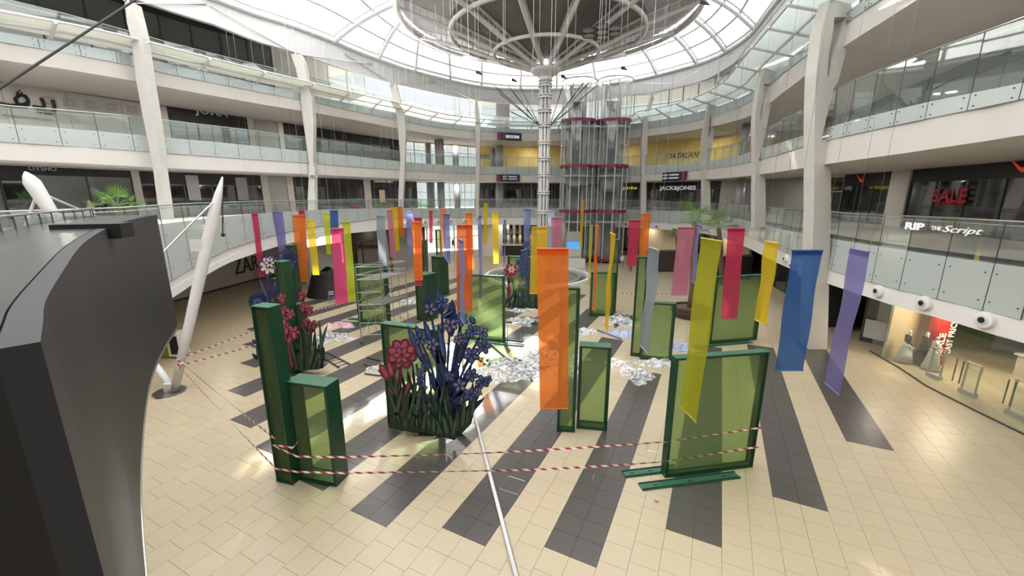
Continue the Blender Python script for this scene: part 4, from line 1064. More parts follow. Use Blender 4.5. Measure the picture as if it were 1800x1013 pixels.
part('column_drum', MB().tube([rc, rc + Vector((0, 0, 3.85))], .42, 24), M_RED, t, smooth=True)
text_on('column_text', 'SALE', M_TEXTW, rc + Vector((-.28, -.40, .7)), rc + Vector((-.28, -.40, 1.75)), .32, t, up=Vector((-1, 0, 0)), out=.06)
text_on('column_text', 'LAST PRICES', M_TEXTW, rc + Vector((.1, -.44, .7)), rc + Vector((.1, -.44, 2.6)), .3, t, up=Vector((-1, 0, 0)), out=.06)
t = thing('shop_counter', 'pale sales counter with folded dark clothes inside the shop at right', 'counter', (25.3, 16.8, 0))
part('counter_body', MB().box((25.3, 16.8, .5), (1.6, 3.6, 1.0)), M_TIMBER, t); part('counter_top', MB().box((25.3, 16.8, 1.04), (1.75, 3.8, .08)), M_WHITE, t)
for k in range(4): solo('folded_clothes', MB().box((25.2, 15.6 + k * .75, 1.15), (.7, .45, .14), .3 * k), M_DKMETAL, ['dark folded clothes on the counter, nearest the door', 'second dark folded clothes pile on the counter', 'third dark folded clothes pile on the counter', 'dark folded clothes pile at the counter far end'][k], 'clothes', (25.2, 15.6 + k * .75, 1.08))
for px0, px1, y0, y1, dd, lb in [(1613, 1632, 630, 664, .5, 'grey security gate nearest the mannequins'), (1674, 1702, 631, 694, .3, 'middle grey security gate inside the shop entrance'), (1750, 1785, 663, 733, .4, 'grey security gate nearest the right edge')]:
    c = g((px0 + px1) / 2, y1) + Vector((dd, 0, 0)); hh = 1.45; ww = .55
    t = thing('security_gate', lb, 'gate', c)
    part('gate_frame', MB().tube([c + Vector((0, -ww / 2, 0)), c + Vector((0, -ww / 2, hh)), c + Vector((0, ww / 2, hh)), c + Vector((0, ww / 2, 0))], .05, 6), M_STEEL, t)
    part('gate_base', MB().box(c + Vector((0, 0, .09)), (.2, ww + .1, .18)), M_GREYW, t); part('gate_panel', MB().box(c + Vector((0, 0, .75)), (.02, ww - .12, .9)), M_CLEAR, t)
# display kiosk beside the shop
k0 = g(1536, 611)
t = thing('display_kiosk', 'tall dark display kiosk with grey screen above a white lower panel', 'kiosk', k0 + Vector((.4, .6, 0)))
R_ = Matrix.Rotation(-1.05, 3, 'Z')
def kb(c, s, m, nm): part(nm, MB().box(k0 + Vector((.4, .6, 0)) + R_ @ Vector(c), s, R_), m, t)
kb((0, .2, 1.75), (1.3, .3, 3.5), M_DKMETAL, 'kiosk_body'); kb((0, .03, 2.35), (1.0, .05, 1.6), M_GREYG, 'screen'); kb((0, .03, .85), (1.0, .05, 1.1), M_WALLW, 'lower_panel')

# ================================================================== green box frames
def zat(px, py, D): return pl(px, py, D).z
def green_box(lb, fl, fr_, t, top, toppt=0, pane=True, back=True, tint=None):
    """fl, fr_: lower corners of the front face in the photo; top: pixel on the top edge above the chosen corner"""
    A, B = g(*fl), g(*fr_); d = (B - A).normalized(); n = Vector((-d.y, d.x, 0)); L = (B - A).length
    C = A if toppt == 0 else B
    Ht = zat(*top, C.y); root = thing('green_frame_box', lb, 'frame', (A + B) / 2)
    R = Matrix(((d.x, n.x, 0), (d.y, n.y, 0), (0, 0, 1)))
    def bx_(x0, x1, y0, y1, z0, z1, m, nm, par=root):
        c = A + d * (x0 + x1) / 2 + n * (y0 + y1) / 2 + Vector((0, 0, (z0 + z1) / 2)); return part(nm, MB().box(c, (x1 - x0, y1 - y0, z1 - z0), R), m, par)
    w_ = .045
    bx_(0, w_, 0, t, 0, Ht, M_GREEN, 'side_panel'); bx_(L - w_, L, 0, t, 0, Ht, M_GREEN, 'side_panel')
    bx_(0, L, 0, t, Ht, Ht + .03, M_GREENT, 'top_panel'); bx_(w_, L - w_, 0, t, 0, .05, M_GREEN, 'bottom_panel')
    e = .06
    for y in (.03, t - .06):
        o1 = bx_(w_, w_ + e, y, y + .03, .05, Ht, M_GREEN, 'inner_frame'); bx_(L - w_ - e, L - w_, y, y + .03, .05, Ht, M_GREEN, 'inner_frame')
        bx_(w_ + e, L - w_ - e, y, y + .03, Ht - e, Ht, M_GREEN, 'inner_frame'); bx_(w_ + e, L - w_ - e, y, y + .03, .05, .05 + e, M_GREEN, 'inner_frame')
        yy = y + .015
        P = [A + d * (w_ + e) + n * yy, A + d * (L - w_ - e) + n * yy]
        mb = MB().add([P[0] + Vector((0, 0, .1)), P[1] + Vector((0, 0, .1)), P[1] + Vector((0, 0, Ht - e)), P[0] + Vector((0, 0, Ht - e))], [(0, 1, 2, 3)])
        part('sheer_panel', mb, M_FAB if y < .1 or pane else M_FABL, root)
    return root, A, B, d, n, Ht
def feet(rt, A, d, n, span, out):
    for s, o in out:
        c = A + d * s[0]; e = A + d * s[1]
        mb = MB().hexa([c + n * o, e + n * o, e + n * (o + .32), c + n * (o + .32)] + [v + Vector((0, 0, .035)) for v in (c + n * o, e + n * o, e + n * (o + .32), c + n * (o + .32))])
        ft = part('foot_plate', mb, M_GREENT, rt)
        for f in (.15, .5, .85):
            q = c.lerp(e, f) + n * (o + .16) + Vector((0, 0, .037)); part('slot', MB().box(q, (.16, .035, .006), Matrix(((d.x, n.x, 0), (d.y, n.y, 0), (0, 0, 1)))), M_BLACK, ft)
        for oo in (.03, .29):
            mb = MB().tube([c + n * (o + oo) + Vector((0, 0, .05)), e + n * (o + oo) + Vector((0, 0, .05))], .018, 5); part('edge_bar', mb, M_GREEN, ft)
green_box('tall narrow green frame box at left front, wrapped with barrier tape', (486, 847), (514.5, 854), .42, (443, 540))
green_box('shorter green frame box standing right of the tall taped one', (524, 843.5), (591.5, 857), .58, (574, 682), 1)
green_box('green frame box behind the big blue and crimson flower display', (682, 747), (775, 768), .35, (674, 570))
green_box('tall slim green frame box partly behind the big orange banner', (978.6, 759), (1010.5, 761), .3, (1021, 508), 1)
green_box('lower green frame box glowing beside the big orange banner', (1013, 753.7), (1066.7, 758.6), .5, (1077, 613), 1)
rt, A, B, d, n, Ht = green_box('largest wide green frame box at right front on two foot plates', (1169, 841), (1323, 822), .27, (1187, 632))
feet(rt, A, d, n, 0, [((-.95, 2.3), -.42), ((-1.2, .6), .2)])
rt, A, B, d, n, Ht = green_box('wide green frame box behind the crimson and olive banners', (1248, 605), (1330, 598), .28, (1262, 488))
feet(rt, A, d, n, 0, [((-1.3, 2.6), -.42)])
green_box('tall slim green frame box behind the pale grey banner', (1108, 626), (1128, 628), .3, (1121, 452))
green_box('square green frame box beside the pale grey banner', (1125, 632), (1180, 636), .4, (1130, 533))
green_box('tall thin green frame box at centre right behind the gold banner', (1069, 550), (1081.6, 551), .5, (1077, 422))
green_box('low green frame box behind the thin orange and gold banners', (1037, 556), (1079, 556), .4, (1041.6, 480))
rt, A, B, d, n, Ht = green_box('wide green frame box left of centre behind the rust banner', (806, 594), (886, 602), .3, (889, 487), 1)
feet(rt, A, d, n, 0, [((1.2, 4.2), -.45), ((1.4, 4.0), .35)])
rt, A, B, d, n, Ht = green_box('green frame box standing behind the scaffold tower', (630, 568), (682, 572), .45, (622, 466))
feet(rt, A, d, n, 0, [((-1.6, 1.2), -.3), ((-1.2, 1.3), .5)])
green_box('tall green frame box right of the red and orange banner pair', (761, 517), (775, 520), 1.0, (758, 451))
green_box('thinnest tall green frame box behind the salmon banner', (768, 482), (777, 482), .5, (766, 405))
green_box('slim green frame box just right of the stacked orange and crimson banners', (744, 500), (752, 500), .6, (742, 423))
green_box('short green frame box under the stacked orange and crimson banners', (733, 562), (752, 566), 1.1, (730, 482))
green_box('tall green frame box in the left flower group', (507, 655), (520, 657), .55, (491.5, 461))
green_box('far green frame box top above the purple bloom', (521, 600), (532, 600), .6, (500.6, 432))
green_box('small green frame box left of the tall one in the flower group', (495, 620), (510, 620), .6, (478, 491))
green_box('narrow green frame box right of the tall one in the flower group', (525, 650), (534, 651), .5, (522, 537))
green_box('green frame box behind the distant pink and blue flowers', (892, 537), (943, 542), .35, (881, 451))

# ================================================================== cut-out flower sculptures
def ell(c, rx, ry, rot, k=14, D=None):
    return [(c[0] + rx * math.cos(2 * PI * i / k) * math.cos(rot) - ry * math.sin(2 * PI * i / k) * math.sin(rot), c[1] + rx * math.cos(2 * PI * i / k) * math.sin(rot) + ry * math.sin(2 * PI * i / k) * math.cos(rot)) for i in range(k)]
class Sculpt:
    def __init__(s, name, label, cat, D, base, group=None):
        s.D = D; b = pl(*base, D); b.z = 0; s.t = thing(name, label, cat, b, group); s.lay = 0
    def poly(s, pts, m, nm, off=0, th=.03, par=None):
        P = [pl(x, y, s.D - off) for x, y in pts]
        return part(nm, MB().plate(P, (0, th, 0)), m, par or s.t)
    def flower(s, x, y, r, n, m, m2, off=.1, rot=None, nm='flower_head'):
        rot = random.random() * 3 if rot is None else rot
        mb = MB(); inn = MB()
        for k in range(n):
            a = rot + 2 * PI * k / n; c = (x + r * .58 * math.cos(a), y + r * .58 * math.sin(a))
            mb.plate([pl(px, py, s.D - off + .004 * k) for px, py in ell(c, r * .52, r * .38, a)], (0, .03, 0))
            inn.plate([pl(px, py, s.D - off - .02) for px, py in ell(c, r * .34, r * .2, a)], (0, .03, 0))
        mb.plate([pl(px, py, s.D - off - .03) for px, py in ell((x, y), r * .2, r * .2, 0, 10)], (0, .05, 0))
        h = part(nm, mb, m, s.t); part('petal_inlay', inn, m2, h)
    def stem(s, pts, w, m, off=.05, nm='stem'):
        # smooth the polyline then sweep a flat bar
        q = pts
        for _ in range(2):
            z = [q[0]]
            for a, b in zip(q, q[1:]): z += [(a[0] * .75 + b[0] * .25, a[1] * .75 + b[1] * .25), (a[0] * .25 + b[0] * .75, a[1] * .25 + b[1] * .75)]
            q = z + [q[-1]]
        part(nm, MB().tube([pl(x, y, s.D - off) for x, y in q], w * s.D / 720 / 2, 6), m, s.t)
    def leaf(s, x0, y0, x1, y1, w, m, m2=None, off=.06, bend=0, nm='leaf'):
        dx_, dy_ = x1 - x0, y1 - y0; L = math.hypot(dx_, dy_); nx, ny = -dy_ / L, dx_ / L
        def P(f, sd): 
            ww = w * math.sin(PI * min(1, f * .9 + .1)) ** .8 * .5; b = bend * math.sin(PI * f / 2) ** 2 * 0 + bend * f * f
            return (x0 + dx_ * f + nx * (sd * ww + b), y0 + dy_ * f + ny * (sd * ww + b))
        fsn = [0, .2, .4, .6, .8, .93]
        pts = [P(f, 1) for f in fsn] + [P(1, 0)] + [P(f, -1) for f in fsn[::-1]]
        o = s.poly(pts, m, nm, off)
        if m2:
            pts = [P(f, .45) for f in fsn[1:-1]] + [P(.88, 0)] + [P(f, -.45) for f in fsn[1:-1][::-1]]
            s.poly(pts, m2, 'leaf_inlay', off + .02, .03, o)
def grass(S, x0, x1, ybase, hmin, hmax, n, slope=0, w=9, off0=.0, name='grass_blade'):
    for k in range(n):
        f = (k + random.random() * .6) / n; x = x0 + (x1 - x0) * f; yb = ybase[0] + (ybase[1] - ybase[0]) * f
        h = random.uniform(hmin, hmax); lean = random.uniform(-.3, .3) * h
        S.leaf(x, yb, x + lean, yb - h, w * random.uniform(.7, 1.3), M_GRASS, M_GRASS2 if k % 2 else None, off0 + .05 * (k % 4), bend=random.uniform(-6, 6), nm=name)

# main display --------------------------------------------------
S = Sculpt('flower_display', 'big cut-out flower display with crimson blooms left and blue blooms right', 'sculpture', 13.35, (745, 770))
S.poly([(683, 752), (798, 776), (826, 748), (824, 742), (796, 768), (684, 744)], M_GRASS, 'base_board', .0, .3)
# crimson carnation
for x, y, r, n in ((706, 623, 26, 8), (676, 644, 0, 0)):
    if r: S.flower(x, y, r, n, M_PINKD, M_PINKL, .55, .3, 'crimson_bloom'); S.flower(x, y + 2, 15, 6, M_PINKD, M_PINKL, .62, 0, 'crimson_bloom')
S.leaf(684, 668, 667, 640, 17, M_PINKD, M_PINKL, .6, nm='crimson_bud'); S.leaf(690, 666, 682, 634, 14, M_PINKD, M_PINKL, .62, nm='crimson_bud'); S.leaf(690, 664, 692, 640, 12, M_PINKD, M_PINKL, .58, nm='crimson_bud')
S.stem([(706, 640), (702, 665), (705, 700), (708, 730)], 6, M_PINKD, .5); S.stem([(686, 664), (696, 680), (703, 700)], 5, M_PINKD, .5)
S.leaf(709, 712, 720, 668, 14, M_PINKD, M_PINKL, .55); S.leaf(707, 712, 696, 690, 9, M_PINKD, None, .55); S.leaf(692, 700, 684, 680, 8, M_PINKD, M_PINKL, .55); S.leaf(712, 732, 706, 690, 14, M_PINKD, M_PINKL, .6)
# purple hyacinth in the middle
for k in range(11): S.flower(748 + random.uniform(-7, 7) - k * .6, 628 + k * 9, 8, 5, M_PURP, M_LILAC if k % 3 == 0 else M_BLUEL, .45 + .02 * k, nm='purple_floret')
S.stem([(748, 628), (746, 680), (752, 745)], 4, M_PURP, .35)
for x in (735, 742, 762): S.stem([(x, 745), (x - 3, 700), (x - 10, 640)], 3, M_PURP, .3)
# green blades behind
for x0, y0, x1, y1 in ((700, 745, 702, 640), (722, 748, 716, 648), (728, 745, 700, 640), (735, 745, 724, 632), (742, 750, 716, 650), (694, 735, 690, 650)): S.leaf(x0, y0, x1, y1, 6, M_GRASS, None, .3)
# blue plants
BL = [(756, 544, 12), (776, 532, 12), (791, 572, 13), (811, 563, 12), (738, 596, 12), (760, 606, 12), (811, 596, 12), (830, 582, 12), (848, 585, 11), (850, 610, 13), (829, 625, 14), (806, 598, 9), (829, 660, 12), (848, 672, 12), (808, 678, 12), (826, 694, 12), (790, 662, 9), (840, 690, 8), (862 - 4, 668, 7)]
root_pt = (800, 752)
for i, (x, y, r) in enumerate(BL):
    mx = 783 + (x - 783) * .25; S.stem([(788 + (x - 790) * .12, 745), (mx, 700), (mx + (x - mx) * .35, y + (745 - y) * .35), (x, y)], 4.5, M_BLUE, .42 + .01 * i)
    S.flower(x, y, r, 5, M_BLUE, M_LILAC if i % 3 == 2 or i == 0 else M_BLUEL, .62 + .012 * i, nm='blue_bloom')
for x0, y0, x1, y1, w_ in ((758, 560, 748, 517, 16), (776, 552, 768, 509, 15), (792, 592, 795, 526, 20), (775, 560, 800, 545, 10), (745, 640, 716, 572, 14), (742, 600, 730, 572, 11), (770, 640, 744, 560, 15), (790, 690, 764, 600, 14), (782, 640, 770, 570, 13), (798, 710, 800, 620, 18),
                        (782, 740, 768, 640, 16), (795, 742, 812, 660, 15), (790, 750, 852, 700, 14), (800, 745, 838, 715, 16), (806, 640, 818, 600, 12), (775, 700, 752, 650, 13), (806, 700, 830, 640, 10), (772, 745, 756, 690, 13), (812, 735, 845, 690, 10), (788, 745, 790, 650, 14), (858, 668, 862, 660, 8), (834, 570, 826, 556, 11)):
    S.leaf(x0, y0, x1, y1, w_, M_BLUE, M_BLUEL if (x0 + int(w_)) % 2 else None, .5, nm='blue_leaf')
grass(S, 686, 796, (747, 772), 35, 95, 44, w=8, off0=.65)
grass(S, 797, 828, (774, 745), 25, 80, 16, w=8, off0=.55)
grass(S, 756, 800, (764, 774), 20, 60, 22, w=9, off0=.9)
# left group ------------------------------------------------------
S = Sculpt('flower_sculpture', 'pale pink outlined carnation on a tall purple stem at left', 'sculpture', 20.2, (470, 640))
S.flower(472, 467, 17, 8, M_PURP, M_PALEP, .1, .2, 'pale_bloom'); S.flower(474, 462, 10, 6, M_PURP, M_PALEP, .16, 0, 'pale_bloom')
S.stem([(470, 482), (472, 500), (476, 560), (482, 640)], 6, M_PURP, .05); S.leaf(474, 530, 451, 490, 7, M_PURP, M_BLUEL, .1, bend=5); S.leaf(478, 520, 486, 490, 8, M_PURP, M_BLUEL, .1)
S = Sculpt('flower_sculpture', 'dark purple bloom above the tallest box of the left flower group', 'sculpture', 21.8, (506, 620))
S.flower(505, 457, 18, 9, M_PURP, M_BLUEL, .1, .2, 'purple_bloom'); S.flower(507, 452, 11, 7, M_PURP, M_BLUE, .16, .5, 'purple_bloom'); S.stem([(506, 470), (508, 540), (514, 620)], 5, M_PURP, 0); S.leaf(520, 530, 527, 505, 7, M_PURP, None, .1)
S = Sculpt('flower_sculpture', 'round dark blue scalloped bloom at the far left of the flower group', 'sculpture', 20.6, (460, 640))
S.flower(453, 530, 15, 12, M_BLUE, M_BLUE, .1, 0, 'blue_bloom'); S.flower(453, 533, 10, 9, M_BLUE, M_BLUEL, .16, .2, 'blue_bloom'); S.stem([(453, 540), (449, 580), (455, 645)], 4, M_BLUE, 0)
for y in (545, 560, 600, 625): S.leaf(452, y + 6, 443, y - 3, 6, M_BLUE, None, .1)
S = Sculpt('flower_sculpture', 'deep blue bloom half hidden between the left green boxes', 'sculpture', 20.0, (488, 640))
S.flower(486, 517, 12, 7, M_BLUE, M_PURP, .1, 0, 'blue_bloom'); S.stem([(486, 525), (488, 580), (492, 640)], 4, M_BLUE, 0)
def bells(lb, D, base, st, buds):
    S = Sculpt('flower_sculpture', lb, 'sculpture', D, base); S.stem(st, 4.5, M_PINKD, .05)
    for x, y, r in buds:
        S.flower(x, y, r, 5, M_PINKD, M_PINKL, .12, nm='crimson_bell'); S.leaf(x, y - r * .2, x + random.uniform(-5, 5), y + r * 1.35, r * 1.1, M_PINKD, M_PINKL, .18, nm='crimson_petal')
    return S
bells('crimson bell flower spike left of the tallest left box', 17.9, (514, 650), [(494, 520), (500, 560), (506, 600), (514, 645)], [(495, 524, 8), (499, 546, 8), (510, 552, 8), (498, 562, 8), (503, 577, 9), (516, 584, 10), (510, 594, 8), (502, 592, 8)])
bells('crimson bell flower spike right of the tallest left box', 19.3, (545, 650), [(531, 520), (538, 550), (540, 590), (546, 648)], [(531, 519, 8), (532, 540, 7), (543, 545, 8), (538, 566, 7), (550, 571, 8), (547, 578, 7), (534, 575, 6)])
S = Sculpt('grass_sculpture', 'black green cut-out grass clump beside the ladder at left', 'sculpture', 18.6, (540, 652))
S.poly([(508, 652), (560, 650), (572, 644), (520, 646)], M_GRASS, 'base_board', .1, .4); grass(S, 505, 568, (652, 648), 25, 85, 26, w=7, off0=.1)
# distant group -----------------------------------------------------
S = Sculpt('flower_display', 'distant cut-out display with a pink bloom and blue hyacinths', 'sculpture', g(917, 541).y - .3, (917, 541))
S.flower(898, 476, 12, 8, M_PINKL, M_PINKD, .1, .1, 'pink_bloom'); S.flower(899, 474, 7, 6, M_PINKL, M_PALEP, .16, 0, 'pink_bloom'); S.leaf(896, 522, 894, 498, 9, M_PINKL, M_PINKD, .1)
S.stem([(899, 486), (904, 510), (906, 540)], 2, M_GRASS, 0); S.stem([(895, 515), (897, 540)], 2, M_GRASS, 0)
for x, y in ((925, 430), (929, 442), (922, 448), (918, 460), (926, 462), (931, 470), (916, 474), (924, 480), (931, 486), (912, 462), (928, 500), (933, 512), (926, 520)): S.flower(x, y, 6.5, 5, M_BLUE, M_BLUEL, .1, nm='blue_bloom')
for x0 in range(912, 936, 3): S.stem([(x0, 530), (x0 + 1, 490), (922 + (x0 - 922) * .6, 440)], 1.6, M_BLUE, .02)
grass(S, 888, 946, (541, 544), 15, 45, 32, w=4, off0=.1)

# ================================================================== hanging banners
BC = {'crimson': (.62, .03, .10), 'pink': (.80, .07, .22), 'rose': (.60, .20, .30), 'orange': (.85, .21, .012), 'salmon': (.80, .26, .15), 'rust': (.72, .12, .012), 'yellow': (.85, .60, .01), 'gold': (.80, .50, .01), 'lime': (.55, .60, .02), 'olive': (.50, .50, .01),
      'blue': (.025, .12, .38), 'lavender': (.26, .24, .55), 'periwinkle': (.22, .27, .55), 'grey': (.33, .38, .44), 'slate': (.17, .19, .42), 'pale': (.50, .54, .66)}
BC = {k: tuple(c * .88 + .035 for c in v) for k, v in BC.items()}
BM = {k: cloth(k + '_sheer_banner', v, .34, .55) for k, v in BC.items()}
BH = {k: mat(k + '_banner_hem', tuple(c * .62 for c in v), .6) for k, v in BC.items()}
BN = [
 ('crimson', (442, 376), (453, 376), (456, 486), (466.6, 488), 'narrow crimson banner hanging leftmost of all, above the black lettering'),
 ('lavender', (479, 373), (497, 373), (491, 446), (505, 446), 'lavender banner hanging above the dark purple bloom at left'),
 ('orange', (514, 378.5), (537, 379), (523, 495), (541.5, 495), 'bright orange banner at left overlapping a crimson one'),
 ('crimson', (525, 370.5), (535.6, 370.5), (530, 460), (540, 460), 'crimson banner peeking out behind the left bright orange banner'),
 ('yellow', (538.6, 387), (552.5, 387), (549.5, 483.6), (562, 485.6), 'golden yellow banner just right of the left orange banner'),
 ('lime', (568, 376), (579.4, 376), (574, 447), (583, 448.6), 'short lime banner left of the small blue banner'),
 ('blue', (580, 370), (594, 370.5), (581, 412), (596, 412), 'small blue banner above the hot pink banner'),
 ('pink', (581.7, 402.7), (604, 402), (589.5, 535), (612, 532), 'long hot pink banner beside a lime one at left'),
 ('lime', (601, 390), (616, 391), (611, 530), (626.5, 531), 'long lime banner touching the hot pink banner'),
 ('crimson', (617.6, 361.3), (631, 361.3), (626, 420), (636, 421), 'short crimson banner hanging high above the scaffold'),
 ('grey', (661.4, 379), (677.4, 379.4), (665.6, 466), (680, 469), 'pale grey banner hanging above the scaffold tower'),
 ('rose', (680, 369.6), (689.6, 369.6), (686, 451.6), (697, 452), 'rose banner between the grey and yellow ones above the scaffold'),
 ('yellow', (685.7, 365), (698, 365), (693, 440.6), (702.6, 440.6), 'yellow banner between the rose and orange ones, left of centre'),
 ('orange', (697.6, 363.7), (707.3, 363.7), (701, 416), (710.3, 416), 'short orange banner right of the yellow one, left of centre'),
 ('lavender', (714, 373), (725.7, 373), (717, 443.6), (724, 444), 'lavender banner left of the overlapping orange and crimson pair'),
 ('crimson', (728, 383), (742, 384), (730, 502), (742, 501), 'crimson banner showing below the slim orange one it hangs behind'),
 ('orange', (723.6, 391), (740, 390), (728.6, 492.4), (743.4, 489.5), 'slim orange banner in front of a crimson one, above the short box'),
 ('crimson', (754, 370.5), (760.6, 370.5), (755, 427), (760.6, 428), 'very narrow crimson banner left of the salmon banner'),
 ('salmon', (773, 367.5), (785, 367.5), (775, 451), (780, 451), 'salmon banner half covered by a slate violet one'),
 ('slate', (778.5, 376), (791, 376), (781, 452), (792, 467), 'slate violet banner in front of the salmon one'),
 ('orange', (818.7, 375), (830, 375), (822, 474), (833.5, 474.7), 'slim orange banner rising behind the wide rust banner'),
 ('rust', (802.7, 396), (830, 396), (802.7, 548), (830, 547), 'wide rust orange banner crossed by a thin periwinkle one'),
 ('periwinkle', (807, 420), (813.6, 418), (809.5, 560), (817, 571), 'thin periwinkle banner with pointed end above the blue flowers'),
 ('lavender', (841, 380), (846, 380), (842.4, 527), (848, 520.6), 'very thin lavender banner left of the two yellow ones'),
 ('yellow', (850, 357.4), (857, 357.4), (849.7, 430), (856, 429.7), 'highest thin yellow banner left of the central column'),
 ('yellow', (864.5, 373.5), (876.4, 373), (867.4, 464), (876.5, 464), 'yellow banner hanging above the round basin'),
 ('slate', (886, 388), (888.9, 388), (885.5, 470), (888, 455), 'thread-thin slate banner before the lit mannequin shop'),
 ('periwinkle', (920, 367.6), (933.4, 367.6), (921, 437), (932, 440), 'periwinkle banner touching the left of the central column'),
 ('gold', (934, 399.7), (962.6, 399), (931, 516.7), (961, 518), 'broad gold banner left of the biggest orange banner'),
 ('pale', (963, 371), (975, 371), (963, 436), (975, 436), 'pale bluish banner just right of the central column'),
 ('rose', (969, 382.6), (988.6, 382.6), (970, 485), (987, 485), 'rose banner above the biggest orange banner'),
 ('orange', (943.3, 437.7), (999.6, 436.8), (949.4, 718.8), (999, 717), 'biggest bright orange banner at the centre'),
 ('yellow', (1022, 351.4), (1026.6, 351.4), (1018.4, 434.8), (1023.4, 437), 'thin bright yellow banner in front of the glass lifts'),
 ('lime', (1038.6, 397), (1041.6, 398.8), (1033.0, 501), (1036.6, 501), 'very thin lime banner right of the bright yellow one'),
 ('orange', (1047.6, 396.6), (1053.4, 397), (1041.6, 542.8), (1046.5, 548), 'thin orange banner with pointed end beside the lifts'),
 ('gold', (1073, 409.5), (1082, 414), (1062.4, 572.4), (1068.8, 584.8), 'thin gold banner with pointed end before the tall thin box'),
 ('crimson', (1106, 387.4), (1126, 387), (1101.6, 468), (1119, 470), 'crimson banner with a sunlit streak right of the lifts'),
 ('orange', (1127, 376), (1143.8, 376), (1123, 451), (1138, 451), 'orange banner touching the sunlit crimson one'),
 ('grey', (1142, 435), (1158.5, 442.6), (1124, 606.6), (1140, 622.4), 'long blue grey banner with slanting hem right of centre'),
 ('rose', (1191.8, 399.8), (1220, 399.8), (1180, 519), (1208, 519.7), 'dusty rose banner before the palm trunk'),
 ('lavender', (1225, 394.7), (1232.4, 394.7), (1215, 494), (1221.5, 497.8), 'thin lavender banner beside the palm crown'),
 ('olive', (1232.4, 418.4), (1270, 427.3), (1195, 714.4), (1224.3, 744), 'huge olive yellow banner twisting in front of the largest green box'),
 ('crimson', (1279, 402), (1309.6, 402), (1267.3, 560), (1296, 560), 'crimson banner right of the huge olive one'),
 ('yellow', (1345, 424.4), (1368.5, 427.3), (1326.5, 562), (1346.6, 571.8), 'golden yellow banner left of the big blue banner'),
 ('blue', (1391.6, 440.6), (1446.4, 440.6), (1362, 651.3), (1412, 651.3), 'big royal blue banner before the beige column'),
 ('lavender', (1495.6, 436.7), (1528, 442), (1449.8, 673.6), (1474.7, 694.4), 'long lavender banner furthest right')]
for i, (c, tl, tr, bl, br, lb) in enumerate(BN):
    k = ray((tl[0] + tr[0]) / 2, (tl[1] + tr[1]) / 2)[1]
    D = min(1.2 / max(k, .02), 46)
    if c == 'olive': D = 9.9
    A, C = pl(*tl, D), pl(*bl, D)
    # the lower right corner lies at the same height as the lower left: its depth tells how the cloth is turned
    kb = ray(*br)[1]; Db = (H - C.z) / kb; dd = max(-1.0, min(1.0, Db - D))
    if abs(br[1] - bl[1]) < 3: dd = 0
    if c == 'olive' or abs(br[1] - bl[1]) > 6: dd = max(-.9, min(.9, Db - D))
    kt = ray(*tr)[1]
    B, E_ = pl(*tr, D + dd), pl(*br, D + dd)
    B.z = A.z; E_.z = C.z if abs(dd) < .89 else E_.z
    t = thing('hanging_banner', lb, 'banner', (A + B) / 2)
    nrm = Vector((-(B - A).y, (B - A).x, 0)).normalized(); L = (B - A).length; Ht_ = A.z - C.z; ph = random.random() * 6
    def fn(u, v):
        top = A.lerp(B, u); bot = C.lerp(E_, u); p = top.lerp(bot, v)
        return p + nrm * (.035 * math.sin(ph + v * 7 + u * 1.5) * math.sin(PI * min(1, v * 1.2)) + .012 * math.sin(u * 9 + ph))
    part('cloth', MB().grid(fn, 5, 18), BM[c], t, smooth=True)
    hw = .018 + .002 * (D < 12)
    mb = MB(); mb.tube([A + Vector((0, 0, .0)), B], .022, 8); part('top_rod', mb, BH[c], t)
    mb = MB(); mb.grid(lambda u, v: fn(u, v * .035) - nrm * .012, 5, 1); part('top_hem', mb, BM[c], t)
    part('bottom_rod', MB().tube([C, E_], .018, 8), BH[c], t)
    for q in (A, B):
        r_top = Vector((q.x, q.y, 19.0))
        part('hanging_wire', MB().tube([q, r_top], .004, 3), M_STEEL, t)
# ================================================================== barrier tape
def tape(lb, pts, w_=.058):
    pts = [Vector(p) for p in pts]; P = resample(pts, .12); vs = []; fs = []; uv = []
    s = 0
    for i, p in enumerate(P):
        if i: s += (P[i] - P[i - 1]).length
        tw = Vector((0, .5 * math.sin(s * .9), 1)).normalized() * w_ / 2
        vs += [p - tw, p + tw]; uv += [(s / .34, 0), (s / .34, .35)]
        if i: fs.append((2 * i - 2, 2 * i, 2 * i + 1, 2 * i - 1))
    me = bpy.data.meshes.new('barrier_tape'); b0_ = pts[0]; me.from_pydata([tuple(v - b0_) for v in vs], [], fs)
    ul = me.uv_layers.new(name='UVMap')
    for lp in me.loops: ul.data[lp.index].uv = uv[lp.vertex_index]
    me.materials.append(M_TAPE); o = link('barrier_tape', me); o.location = b0_; o['label'] = lb; o['category'] = 'tape'
def sag(a, b, d=.12, n=8): return [a.lerp(b, i / n) - Vector((0, 0, d * 4 * (i / n) * (1 - i / n))) for i in range(n + 1)]
mp_ = lambda y: pl(315, y, 16.7)
tape('upper red and white tape from the mast foot to the tall taped box', sag(pl(318, 637, 16.6), pl(484, 772, 10.75), .05))
tape('lower red and white tape from the mast foot to the tall taped box', sag(pl(320, 650, 16.6), pl(484, 823, 10.75), .05))
tape('upper red and white tape stretching across to the largest green box', sag(pl(484, 785, 10.7), pl(522, 803, 10.55), 0) + sag(pl(600, 804, 10.5), pl(850, 797, 10.7), .01) + sag(pl(850, 797, 10.7), pl(1172, 777, 11.0), .02) + [pl(1338, 752, 11.5)])
tape('lower red and white tape stretching across to the largest green box', sag(pl(484, 824, 10.7), pl(522, 830, 10.5), 0) + sag(pl(600, 832, 10.5), pl(940, 826, 10.6), .01) + sag(pl(940, 826, 10.6), pl(1168, 812, 11.0), .02) + [pl(1338, 785, 11.5)])
tape('upper red and white tape running from the mast back to the left flower group', sag(pl(322, 628, 16.8), pl(446, 581, 20.4), .02))
